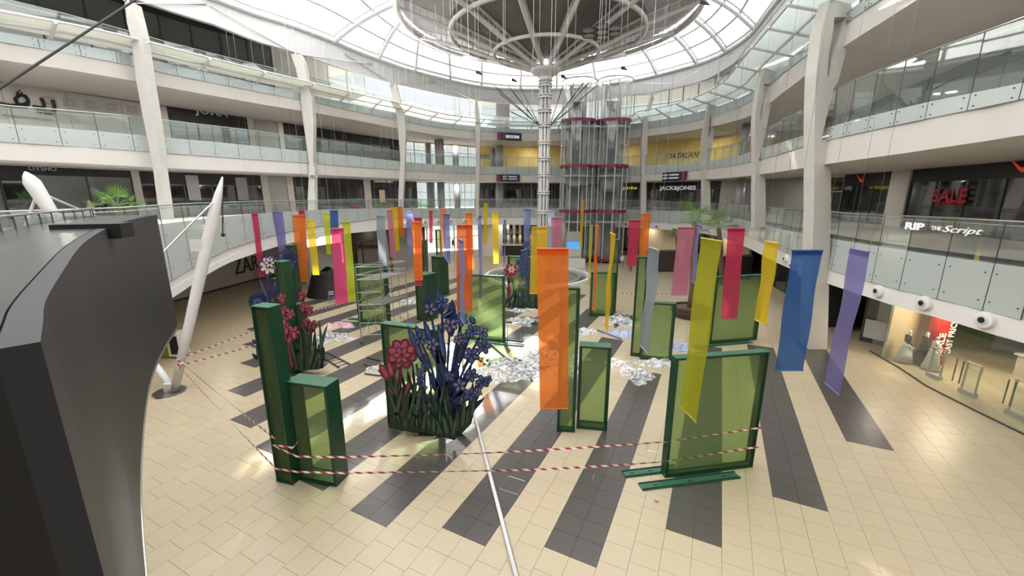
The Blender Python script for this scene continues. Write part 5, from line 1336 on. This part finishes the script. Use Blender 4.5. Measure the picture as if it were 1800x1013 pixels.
tape('lower red and white tape running from the mast back to the left flower group', sag(pl(322, 641, 16.8), pl(450, 606, 20.0), .02))
tape('loose knotted tape end on the tall taped box', [pl(480, 783, 10.6), pl(500, 785, 10.4), pl(514, 788, 10.4), pl(523, 778, 10.4)])
tape('red tape wound round the foot of the tall white mast', [pl(308, 640, 16.5), pl(320, 645, 16.4), pl(310, 650, 16.6), pl(324, 640, 16.5), pl(312, 634, 16.5)], .1)
tape('short tape end hanging below the middle of the lower tape', [pl(1044, 818, 10.8), pl(1046, 832, 10.8), pl(1040, 845, 10.7)])
tape('distant red and white tape line behind the left banners', sag(pl(545, 548, 27), pl(655, 520, 33), .02))
tape('distant red and white tape line at centre right', sag(pl(1090, 516, 31), pl(1190, 516, 31), .02))

# ================================================================== things lying on the floor
def lump(name, lb, cx, cy, rx, ry, m, h=.22, seed=0, cat='plastic sheet', th_=0, rag=.35):
    """crumpled sheet around a point of the floor; rx, ry in metres"""
    c = g(cx, cy); rnd = random.Random(seed + 11); ph = [rnd.random() * 6.28 for _ in range(8)]
    def fn(u, v):
        a = 2 * PI * u; rr = v * (1 + rag * (math.sin(3 * a + ph[0]) * .5 + math.sin(5 * a + ph[1]) * .35 + math.sin(11 * a + ph[2]) * .25))
        x, y = rx * rr * math.cos(a), ry * rr * math.sin(a)
        z = h * (abs(math.sin(x * 4.3 + ph[3] + math.sin(y * 5))) * abs(math.sin(y * 5.1 + ph[4] + math.sin(x * 4))) + .3 * abs(math.sin(x * 9 + y * 6 + ph[5])) + .15 * abs(math.sin(y * 13 - x * 5))) * max(0, 1 - v ** 3) + .012
        return c + Vector((x * math.cos(th_) - y * math.sin(th_), x * math.sin(th_) + y * math.cos(th_), z))
    return solo(name, MB().grid(fn, 72, 14), m, lb, cat, c)
M_PLASTIC_LIST = [
 ('bright crumpled clear plastic heap right of the blue flowers', 895, 652, 1.9, 1.5, M_PLAST, 1), ('glossy clear plastic heap behind the biggest orange banner', 965, 628, 1.9, 1.1, M_PLAST, 2),
 ('thin clear plastic sheet lying on the dark band at centre right', 1120, 660, .8, .9, M_PLAST, 3), ('crumpled clear plastic in front of the square green box', 1150, 640, 1.2, .5, M_PLAST, 4),
 ('clear plastic heap between the left flowers and the scaffold', 582, 595, 1.25, .95, M_PLAST, 5), ('pinkish plastic bundle between the left flowers and the scaffold', 597, 573, 1.0, .6, M_PLASTP, 6),
 ('small plastic bundle behind the low green box', 1030, 585, .8, .6, M_PLAST, 7), ('blue tinted plastic behind the square green box', 1195, 612, 1.0, .7, M_PLASTB, 8), ('blue tinted plastic left of the slim green box', 1095, 588, .9, .6, M_PLASTB, 9),
 ('white plastic scrap below the distant flower display', 918, 547, 1.1, .35, M_PLAST, 10), ('plastic scrap behind the short box at left of centre', 722, 532, .9, .7, M_PLAST, 12), ('pale plastic scrap at the left edge of the flower display', 668, 650, .6, .35, M_PLAST, 13),
 ('lilac edged plastic scrap right of the lower green box', 1085, 640, .7, .5, M_PLAST, 14), ('grey plastic heap beside the lower green box', 990, 655, .9, .6, M_PLAST, 15)]
for lb, cx, cy, rx, ry, m, sd_ in M_PLASTIC_LIST: lump('plastic_sheet', lb, cx, cy, rx, ry, m, seed=sd_)
def fern(lb, cx, cy, Lx, Ly, th_, m=M_GRASS, n=9):
    """flat cut-out leaf frame with slanting ribs, lying down under plastic"""
    c = g(cx, cy); t = thing('leaf_cutout', lb, 'cut-out', c); R = Matrix.Rotation(th_, 3, 'Z')
    def W(x, y, z=.05): return c + R @ Vector((x, y, z))
    part('midrib', MB().tube([W(-Lx, 0), W(Lx, 0)], .04, 5), m, t)
    for i in range(n):
        x = -Lx + 2 * Lx * (i + .5) / n; hh = Ly * math.sin(PI * (i + .8) / (n + .6))
        for s in (-1, 1):
            part('leaf_rib', MB().plate([W(x, 0), W(x + .16, 0), W(x + .16 + .35, s * hh), W(x + .3, s * hh)], (0, 0, .03)), m if i % 2 else M_GRASS2, t)
fern('green ribbed leaf cut-out lying left of the gold banner foot', 918, 566, 1.1, .9, .3); fern('green ribbed leaf cut-out lying left of the slim green box', 1093, 566, 1.5, .9, 1.0)
lump('plastic_sheet', 'clear plastic over the left ribbed leaf cut-out', 920, 566, 1.1, .9, M_PLAST, seed=21); lump('plastic_sheet', 'clear plastic over the right ribbed leaf cut-out', 1093, 566, 1.1, 1.3, M_PLAST, seed=22)
fern('dark ribbed cut-out lying under the bright plastic heap', 880, 640, 1.6, .9, -.5, M_DKMETAL); 
for a, b2, lb in [((856, 600), (935, 668), 'long blue grey batten lying across the plastic heap'), ((1050, 580), (1092, 596), 'blue grey batten lying left of the slim green box'), ((640, 640), (672, 655), 'dark batten left of the main flower display'), ((641, 657), (674, 661), 'second dark batten left of the main flower display'), ((645, 628), (668, 634), 'third dark batten left of the main flower display')]:
    A, B = g(*a, .06), g(*b2, .06); solo('batten', MB().tube([A, B], .04, 5), M_DKMETAL if 'dark' in lb else M_BLUEL, lb, 'batten', A)
# thin frame standing in the plastic
A, B = g(892, 606), g(918, 602)
t = thing('light_stand', 'thin white table-like metal stand by the plastic heap', 'stand', A)
part('stand_top', MB().tube([A + Vector((0, 0, 1.2)), B + Vector((0, 0, 1.3))], .025, 6), M_STEEL, t)
for q in (A, B): part('leg', MB().tube([q, q + Vector((0, 0, 1.22))], .02, 6), M_DKMETAL, t)
# ladder
A, B = g(566, 622), g(606, 645); d = (B - A).normalized(); n = Vector((-d.y, d.x, 0))
t = thing('ladder', 'black ladder lying on the floor right of the left flower group', 'ladder', A)
for s in (-.24, .24): part('side_rail', MB().tube([A + n * s + Vector((0, 0, .05)), B + n * s * 1.2 + Vector((0, 0, .05))], .035, 5), M_DKMETAL, t)
for k in range(6): q = A.lerp(B, (k + .5) / 6); part('rung', MB().tube([q - n * .26 + Vector((0, 0, .05)), q + n * .26 + Vector((0, 0, .05))], .022, 5), M_DKMETAL, t)
# long pale pole
A, B = g(832, 722, .06), g(908, 1016, .06); A2 = B + (B - A) * .12
t = thing('pole', 'long pale metal pole lying on the floor towards the bottom edge', 'pole', A); part('pole_tube', MB().tube([A, A2], .058, 10), M_WHITE, t, smooth=True); part('pole_shadow', MB().box((A + A2) / 2 + Vector((.06, 0, -.04)), (.03, (A2 - A).length, .04), math.atan2((A2 - A).y, (A2 - A).x) - PI / 2), M_DKMETAL, t)  # dark strip beside the tube stands in for the pole's shadow
# cross mark of tape on the floor
c = g(1154, 882, .003); t = thing('floor_mark', 'small black cross mark taped on a beige tile', 'mark', c)
part('stroke', MB().box(c, (.17, .018, .002), .2), M_BLACK, t); part('stroke', MB().box(c + Vector((0, 0, .002)), (.018, .16, .002), .35), M_BLACK, t)
def frame_mark(pts, lb):
    P = [g(*p, .003) for p in pts]; t = thing('floor_hatch', lb, 'hatch', P[0])
    for i in range(4): part('metal_edge', MB().tube([P[i], P[(i + 1) % 4]], .008, 4), M_STEEL, t)
frame_mark([(894, 837), (923, 846), (910, 870), (878, 859)], 'thin metal edged hatch in the dark band under the lower tape'); frame_mark([(1141, 775), (1168, 778), (1163, 797), (1137, 792)], 'thin metal edged hatch left of the largest green box')

# ================================================================== scaffold tower
M_SCAF = mat('dull_steel', (.30, .30, .29), .45, metal=.6); M_PLANK = mat('weathered_plank', (.16, .15, .14), .7, var=.15)
c0, c1, c2 = g(636, 606), g(681, 582), g(718, 560)
a0 = g(636, 607); a1 = g(686, 600 - 10); 
A = g(636, 605); B = A + Vector((2.1, .6, 0)); Wd = Vector((-.35, 1.5, 0)); B = g(681, 588)
d = Vector((1.35, .15, 0)); q = [A, A + d, A + d + Vector((.9, 2.0, 0)), A + Vector((.9, 2.0, 0))]
zt_ = zat(628, 470, A.y)
t = thing('scaffold_tower', 'two-level steel scaffold tower with plank decks in front of a green box', 'scaffold', A)
for p in q:
    part('standard', MB().tube([p + Vector((0, 0, .12)), p + Vector((0, 0, zt_))], .03, 6), M_SCAF, t); part('castor', MB().lathe(p, [(.02, 0), (.08, .02), (.08, .12), (.02, .16)], 10), M_DKMETAL, t)
def up_(p, z): return p + Vector((0, 0, z))
for z in [zt_ * f for f in (.12, .28, .44, .52, .68, .84, .9, 1)]:
    for i in (0, 2): part('rung', MB().tube([up_(q[i], z), up_(q[i + 1], z)], .022, 5), M_SCAF, t)
    if z > zt_ * .8 or abs(z - zt_ * .52) < .01: [part('ledger', MB().tube([up_(q[i], z), up_(q[(i + 1) % 4], z)], .022, 5), M_SCAF, t) for i in (1, 3)]
for i, f in ((0, .35), (0, .65), (2, .35), (2, .65)):
    p = q[i].lerp(q[i + 1], f); part('inner_post', MB().tube([up_(p, zt_ * .12), up_(p, zt_ * .9)], .018, 5), M_SCAF, t)
for (i, j, z0, z1) in ((1, 2, .14, .5), (2, 1, .14, .5), (1, 2, .55, .86), (0, 3, .55, .86), (0, 3, .14, .5), (0, 2, 1, 1), (1, 3, 1, 1)):
    part('brace', MB().tube([up_(q[i], zt_ * z0), up_(q[j], zt_ * z1)], .018, 5), M_SCAF, t)
for z in (.50, .84):
    for k in range(3):
        s0, s1 = k / 3 + .01, (k + 1) / 3 - .01; P = [q[0].lerp(q[1], s0), q[0].lerp(q[1], s1), q[3].lerp(q[2], s1), q[3].lerp(q[2], s0)]
        part('deck_plank', MB().hexa([up_(p, zt_ * z) for p in P] + [up_(p, zt_ * z + .04) for p in P]), M_PLANK, t)

# ================================================================== palms
def palm(lb, base, crown, r=.16, fr=7, size=1.5, seed=0, pot=None):
    rnd = random.Random(seed); t = thing('palm_tree', lb, 'palm', base)
    pts = [base.lerp(crown, f) + Vector((.12 * math.sin(f * 3), 0, 0)) for f in (0, .25, .5, .75, 1)]
    part('trunk', MB().tube(pts, [r * 1.2, r, r * .9, r * .9, r * .8], 10), M_TRUNK, t, smooth=True)
    cr = pts[-1]
    for k in range(fr):
        a = 2 * PI * k / fr + rnd.random() * .5; el = [.15, .75, .35, 1.15, .05, .9][k % 6] + rnd.uniform(-.1, .1); L = size * rnd.uniform(.65, 1)
        dirv = Vector((math.cos(a) * math.cos(el), math.sin(a) * math.cos(el), math.sin(el)))
        hub = cr + dirv * L * .6 - Vector((0, 0, .05)); stem = part('frond_stem', MB().tube([cr, cr + dirv * L * .35 + Vector((0, 0, .06)), hub], .018, 4), M_LEAF, t)
        mb = MB(); side = dirv.cross(Vector((0, 0, 1))).normalized(); upv = side.cross(dirv).normalized()
        for j in range(13):
            b_ = (j / 12 - .5) * 2.6; v = dirv * math.cos(b_) + side * math.sin(b_); e = hub + v * L * .55 - Vector((0, 0, .12 * L * abs(b_))) ; w_ = side * math.cos(b_) * .035 - dirv * math.sin(b_) * .035
            mb.plate([hub, hub.lerp(e, .55) + w_, e, hub.lerp(e, .55) - w_], upv * .006)
        part('frond_fan', mb, M_LEAF, t)
    if pot: 
        pp = thing('planter', pot, 'planter', base); part('planter_bowl', MB().lathe(base, [(.5, 0), (1.15, .05), (1.25, .4), (1.3, .75), (1.1, .78), (1.05, .6), (.1, .58)], 32), M_POT, pp, smooth=False)
        part('planter_band', MB().lathe(base, [(1.2, .36), (1.3, .38), (1.3, .46), (1.2, .48)], 32), M_DKMETAL, pp); part('soil', MB().lathe(base, [(.02, .6), (1.04, .6), (1.04, .64), (.02, .64)], 24), M_TRUNK, pp)
pb_ = g(1212, 556); palm('tall palm right of centre rising from the round brown planter', pb_, pl(1220, 392, pb_.y), .2, 9, 1.9, 3, 'round brown planter at the foot of the tall palm')
pb_ = g(1268, 500); palm('second palm with drooping fronds right of the tall one', pb_, pl(1263, 402, pb_.y), .24, 8, 2.6, 5)
pb_ = g(690, 485); palm('leaning slim palm behind the scaffold tower', pb_, pl(676, 378, pb_.y), .16, 8, 1.9, 7)
pb_ = g(745, 470); palm('palm left of centre with its crown at the first gallery', pb_, pl(742, 378, pb_.y), .18, 9, 2.4, 9)
pb_ = g(1186, 490); palm('slim small palm near the warm lit shop', pb_, pl(1188, 412, pb_.y), .1, 6, 1.0, 11)
A = pl(205, 385, 22); palm('palm in front of the mannequin shopfront on the left gallery', Vector((A.x, A.y, 6.45)), pl(207, 362, 22), .12, 11, 1.3, 13)

# ================================================================== people and mannequins
def figure(name, lb, cat, base, h, mats, face=0, stride=.12, arms=.15, dress=None, group=None):
    """one continuous skinned body; head, hair and clothes in their own tones by height"""
    s = h / 1.75; t = thing(name, lb, cat, base, group)
    J = [(0, 0, .95), (0, 0, 1.15), (0, 0, 1.40), (0, -.01, 1.52), (0, -.02, 1.62), (0, -.01, 1.72),
         (.10, 0, .90), (.11, -stride, .50), (.11, -stride * .6, .08), (.11, -stride * .6 - .14, .04), (-.10, 0, .90), (-.11, stride, .50), (-.11, stride * 1.6, .08), (-.11, stride * 1.6 - .14, .04),
         (.18, 0, 1.40), (.24, .02, 1.12), (.22, -arms, .90), (.21, -arms - .08, .82), (-.18, 0, 1.40), (-.24, .02, 1.12), (-.22, -arms, .90), (-.21, -arms - .08, .82)]
    Rr = [.14, .13, .15, .055, .10, .085, .10, .07, .045, .04, .10, .07, .045, .04, .065, .045, .035, .04, .065, .045, .035, .04]
    Ed = [(0, 1), (1, 2), (2, 3), (3, 4), (4, 5), (0, 6), (6, 7), (7, 8), (8, 9), (0, 10), (10, 11), (11, 12), (12, 13), (2, 14), (14, 15), (15, 16), (16, 17), (2, 18), (18, 19), (19, 20), (20, 21)]
    me = bpy.data.meshes.new('body'); R = Matrix.Rotation(face, 3, 'Z'); me.from_pydata([tuple(R @ Vector(j) * s) for j in J], Ed, [])
    o = link('body', me, t); sk = o.modifiers.new('skin', 'SKIN'); sk.use_smooth_shade = True; su = o.modifiers.new('sub', 'SUBSURF'); su.levels = su.render_levels = 1
    for i, v in enumerate(me.skin_vertices[0].data): v.radius = (Rr[i] * s, Rr[i] * s * .85); v.use_root = (i == 0)
    bpy.context.view_layer.update()
    m2 = bpy.data.meshes.new_from_object(o.evaluated_get(bpy.context.evaluated_depsgraph_get())); o.modifiers.clear(); o.data = m2
    m2.materials.clear()
    for m in mats: m2.materials.append(m)
    for p in m2.polygons:
        z = p.center.z / s; ax = abs((R.inverted() @ p.center).x) / s
        p.material_index = 0 if (z > 1.50 or (ax > .19 and z < .98)) else (1 if z > .93 else (3 if z < .09 else 2))
    hd = MB().lathe((0, 0, 1.56 * s), [(.02 * s, .19 * s), (.085 * s, .16 * s), (.112 * s, .08 * s), (.10 * s, 0), (.05 * s, -.02 * s)], 12)
    if len(mats) > 4: part('hair', MB().add([R @ Vector((v[0], v[1] + .03 * s, v[2])) + Vector(base) for v in hd.v], hd.f), mats[4], t, smooth=True)
    if dress: part('dress', MB().lathe(Vector(base), [(.13 * s, 1.1 * s), (.2 * s, .9 * s), (.26 * s, .5 * s), (.36 * s, .08 * s), (.3 * s, .08 * s)], 14), dress, t, smooth=True)
    return t
M_SHIRT = mat('white_shirt', (.6, .6, .58), .8, var=.05); M_TROUS = mat('grey_trousers', (.12, .13, .15), .8, var=.05); M_HAIR = mat('dark_hair', (.015, .012, .01), .7, var=0)
figure('person', 'person in white shirt and grey trousers walking right of the lifts', 'person', g(1093, 472), 1.72, [M_SKIN, M_SHIRT, M_TROUS, M_BLACK, M_HAIR], .2)
figure('person', 'person in dark clothes walking, mostly hidden behind the sunlit crimson banner', 'person', g(1108, 477), 1.72, [M_SKIN, M_DKMETAL, M_BLACK, M_BLACK, M_HAIR], -.3)
figure('person', 'person in black standing near the bright entrance left of centre', 'person', g(797, 440), 1.75, [M_SKIN, M_BLACK, M_BLACK, M_BLACK, M_HAIR], .6)
for x, y, m1_, dr, lb in [(20.5, 20.05, M_BLACK, M_WALLW, 'mannequin in black top and long pale skirt, leftmost in the lit shop'), (21.15, 19.8, M_BLACK, M_BLACK, 'mannequin in a long black dress beside the red column'), (20.95, 19.1, M_WALLW, M_WALLW, 'mannequin in a white dress closest to the security gate')]:
    figure('mannequin', lb, 'mannequin', Vector((x, y, 0)), 1.8, [M_MANN, m1_, m1_, M_MANN], 1.2, dress=dr)
for i, px in enumerate((146, 171, 189)):
    p, n = wall_px(W1, px, 335); p.z = FLOOR1; figure('mannequin', ['pale mannequin in a light jacket, leftmost behind the grey glass', 'mannequin in a dark vest, middle one behind the grey glass', 'mannequin in a grey top, right one behind the grey glass'][i], 'mannequin', p - n * .6, 1.75, [M_MANN, [M_CREAM, M_NAVY, M_GREYW][i], M_TROUS, M_BLACK], 0)
# lit display of small mannequins in the shop left of the central column
p, n = wall_px(W0, 914, 430)
fig0 = figure('mannequin', 'glowing yellow mannequin in the lower row of the lit display left of the central column', 'mannequin', Vector((p.x - 1.7, p.y - .9, 1.6)), 1.5, [M_MANN, M_MANN, M_MANN, M_MANN], 0, 0, group='display mannequins in the lit ground floor shop')
for k in range(1, 9):
    r = fig0.copy(); COL.objects.link(r); r.location = (p.x - 1.7 + (k % 5) * .85, p.y - .9, 1.6 + (1.5 if k > 4 else 0))
    if k > 4: r['label'] = 'glowing yellow mannequin in the upper row of the lit display left of the central column'
    for ch in fig0.children: c_ = ch.copy(); COL.objects.link(c_); c_.parent = r
sb = solo('display_shelf', MB().box((p.x, p.y - .9, 1.5), (5, .9, .12)), M_TIMBER, 'pale shelf carrying the lit mannequins', 'shelf', (p.x, p.y - .9, 1.5))
sb = solo('display_plinth', MB().box((p.x, p.y - .9, .7), (5, 1, 1.4)), M_BLACK, 'black plinth below the lit mannequin display', 'plinth', (p.x, p.y - .9, 0))
l = bpy.data.lights.new('display_lamp', 'AREA'); l.energy = 260; l.size = 1.5; l.color = (1, .72, .35); o = bpy.data.objects.new('display_lamp', l); COL.objects.link(o); o.location = (p.x, p.y - 2.4, 4.6); o.rotation_euler = (-.5, 0, 0)

# ================================================================== kiosk, counters, furniture at the back
k0 = g(1008, 469)
t = thing('ad_kiosk', 'grey advertising kiosk with a blue and white screen right of the column', 'kiosk', k0)
part('kiosk_body', MB().box(k0 + Vector((0, .4, 2.1)), (1.9, .5, 4.2)), M_GREYW, t); part('screen', MB().box(k0 + Vector((0, .1, 2.5)), (1.7, .05, 1.0)), mat('blue_screen', (.05, .30, .75), .3, emit=1.0), t)
part('poster', MB().box(k0 + Vector((0, .1, 1.6)), (1.7, .05, .75)), M_PALEP, t); part('white_machine', MB().box(k0 + Vector((.3, -.3, .5)), (2.0, .9, 1.0)), M_WALLW, t); part('screen_band', MB().box(k0 + Vector((0, .06, 2.25)), (1.65, .05, .25)), M_WALLW, t)
for (px, py, w_, h_, m, lb) in [(1290, 492, 3.4, 2.4, M_BLACK, 'black counter of the cafe behind the crimson banner'), (1165, 478, 3.6, 2.3, M_POT, 'dark brown counter below the warm lit shop'), (1150, 468, .9, 1.2, M_ORANGE, 'orange red bin beside the dark brown counter')]:
    c = g(px, py); t = thing('counter' if 'counter' in lb else 'bin', lb, 'counter' if 'counter' in lb else 'bin', c)
    part('body', MB().box(c + Vector((0, .5, h_ / 2)), (w_, 1, h_)), m, t); part('top', MB().box(c + Vector((0, .5, h_ + .04)), (w_ + .1, 1.1, .08)), M_DKMETAL, t)
# black cloth-covered stack and metal chairs behind the left banners
c = g(575, 520)
solo('covered_pile', MB().grid(lambda u, v: c + Vector((1.7 * math.cos(2 * PI * u) * (1 - v * .45), 1.3 * math.sin(2 * PI * u) * (1 - v * .45), 2.2 * v * (1 - .12 * math.sin(6 * PI * u)))), 24, 6).add([c + Vector((0, 0, 2.15)), c + Vector((.9, 0, 2.0)), c + Vector((0, .7, 2.0)), c + Vector((-.9, 0, 2.0)), c + Vector((0, -.7, 2.0))], [(0, 1, 2), (0, 2, 3), (0, 3, 4), (0, 4, 1)]), M_BLACK, 'black cloth covered pile behind the hot pink banner', 'pile', c, smooth=True)
def chair(c, rz, lb, group):
    t = thing('metal_chair', lb, 'chair', c, group, 0); R = Matrix.Rotation(rz, 3, 'Z')
    def w(x, y, z): return c + R @ Vector((x, y, z))
    part('seat', MB().box(w(0, 0, .45), (.45, .42, .03), R), M_STEEL, t)
    for x in (-.2, .2):
        part('leg', MB().tube([w(x, -.2, 0), w(x, -.18, .45)], .014, 5), M_STEEL, t); part('leg', MB().tube([w(x, .22, 0), w(x, .18, .45), w(x, .24, .88)], .014, 5), M_STEEL, t)
    for z in (.62, .74, .86): part('back_bar', MB().tube([w(-.2, .2 + (z - .45) * .12, z), w(.2, .2 + (z - .45) * .12, z)], .012, 5), M_STEEL, t)
for (px, py, rz, lb) in [(583, 532, .3, 'metal chair in front of the black covered pile, left one'), (592, 530, -.4, 'metal chair in front of the black covered pile, right one'), (556, 520, 1.2, 'metal chair left of the black covered pile'), (546, 516, .8, 'metal chair furthest left near the black pile')]: chair(g(px, py), rz, lb, 'metal chairs behind the left banners')
# olive covered machine with white cabinet behind the mast foot
c = g(298, 630)
t = thing('covered_machine', 'white and black cabinet under an olive cover behind the mast foot', 'machine', c)
part('cabinet', MB().box(c + Vector((.35, .3, .75)), (.6, .7, 1.3)), M_WALLW, t); part('cabinet_door', MB().box(c + Vector((.42, -.06, .75)), (.42, .04, 1.0)), M_BLACK, t)
part('olive_cover', MB().hexa([c + Vector(v) for v in ((-.6, 0, .05), (.05, 0, .05), (.05, .8, .05), (-.6, .8, .05), (-.5, .1, 1.3), (.3, .1, 1.75), (.3, .8, 1.75), (-.5, .8, 1.3))]), M_OLIVE, t)
# posters behind the dark shopfronts of the first gallery left
for px0, px1, y0, y1, lb in [(328, 350, 308, 352, 'pale hanging poster left of the tall white mast tip'), (415, 434, 312, 352, 'grey hanging poster with star symbol right of the mast tip'), (666, 676, 334, 356, 'small beige poster beside the third left column')]:
    p, n = wall_px(W1, px0, (y0 + y1) / 2); q, _ = wall_px(W1, px1, (y0 + y1) / 2); z1_, z0_ = H - ray(px0, y0)[1] * p.y, H - ray(px0, y1)[1] * p.y
    V = lambda v, z: Vector((v.x, v.y, z)) - n * .12
    solo('poster', MB().plate([V(p, z0_), V(q, z0_), V(q, z1_), V(p, z1_)], n * .02), M_GREYW if 'beige' not in lb else M_CREAM, lb, 'poster', V(p, z0_))

# ================================================================== tension rods between column heads and the ring beam
tr_ = structroot('trim_2', 'white posts and thin tension rods between column heads and the roof ring', 'tension rods')
for px, py in [(226, 6), (519, 95), (690, 148), (837, 178), (1148, 168), (1262, 146)]:
    a, k = ray(px, py); D = R2.D(a); top = Vector((a * D, D, H - k * D))
    zt__ = interp(tube, a); 
    part('post', MB().tube([top, Vector((top.x, top.y, zt__))], .07, 6), M_WHITE, tr_)
    for s in (-1, 1):
        a2 = a + s * (.10 if abs(a) < .3 else .17)
        D2 = R2.D(a2); mid = Vector((a2 * D2, D2 - .1, (interp(tube, a2) + interp(pelb, a2)) / 2 + .3)); part('tension_rod', MB().tube([top, mid], .03, 5), M_STEEL, tr_)
# small wall lamps under the second gallery edge
for px, py, lb in [(281, 297, 'small white floodlight on the nearest left column'), (551, 310, 'small white floodlight on the second left column'), (1428, 291, 'white floodlight bracket on the biggest right column')]:
    c = pl(px, py, Dc(px) - .5); t = thing('floodlight', lb, 'floodlight', c)
    part('lamp_housing', MB().box(c, (.5, .3, .22)), M_WHITE, t); part('lamp_glass', MB().box(c + Vector((0, -.16, 0)), (.42, .02, .15)), M_GREYG, t); part('bracket', MB().box(c + Vector((0, .3, .05)), (.08, .4, .08)), M_WHITE, t)
# hanging bird-like ornaments under the roof
for i, (px, py, D, lb) in enumerate([(843, 129, 40, 'small dark cone ornament left of the column capital'), (905, 142, 44, 'smallest dark cone ornament near the rod tips'), (992, 136, 41, 'grey winged ornament just right of the capital'), (1098, 121, 40, 'dark dart ornament above the lifts'), (1240, 5, 30, 'dark knot ornament at the umbrella rim, right')]):
    c = pl(px, py, D); t = thing('hanging_ornament', lb, 'hanging ornament', c)
    part('body', MB().tube([c + Vector((-.3, 0, .12)), c, c + Vector((.35, 0, -.15))], [.16, .12, .01], 6), M_DKMETAL, t)
    part('wing', MB().plate([c + Vector((-.1, 0, .05)), c + Vector((-.5, .3, .25)), c + Vector((.05, .1, .06))], (0, 0, .02)), M_DKMETAL, t); part('hanging_wire', MB().tube([c, c + Vector((0, 0, 4))], .012, 4), M_DKMETAL, t)
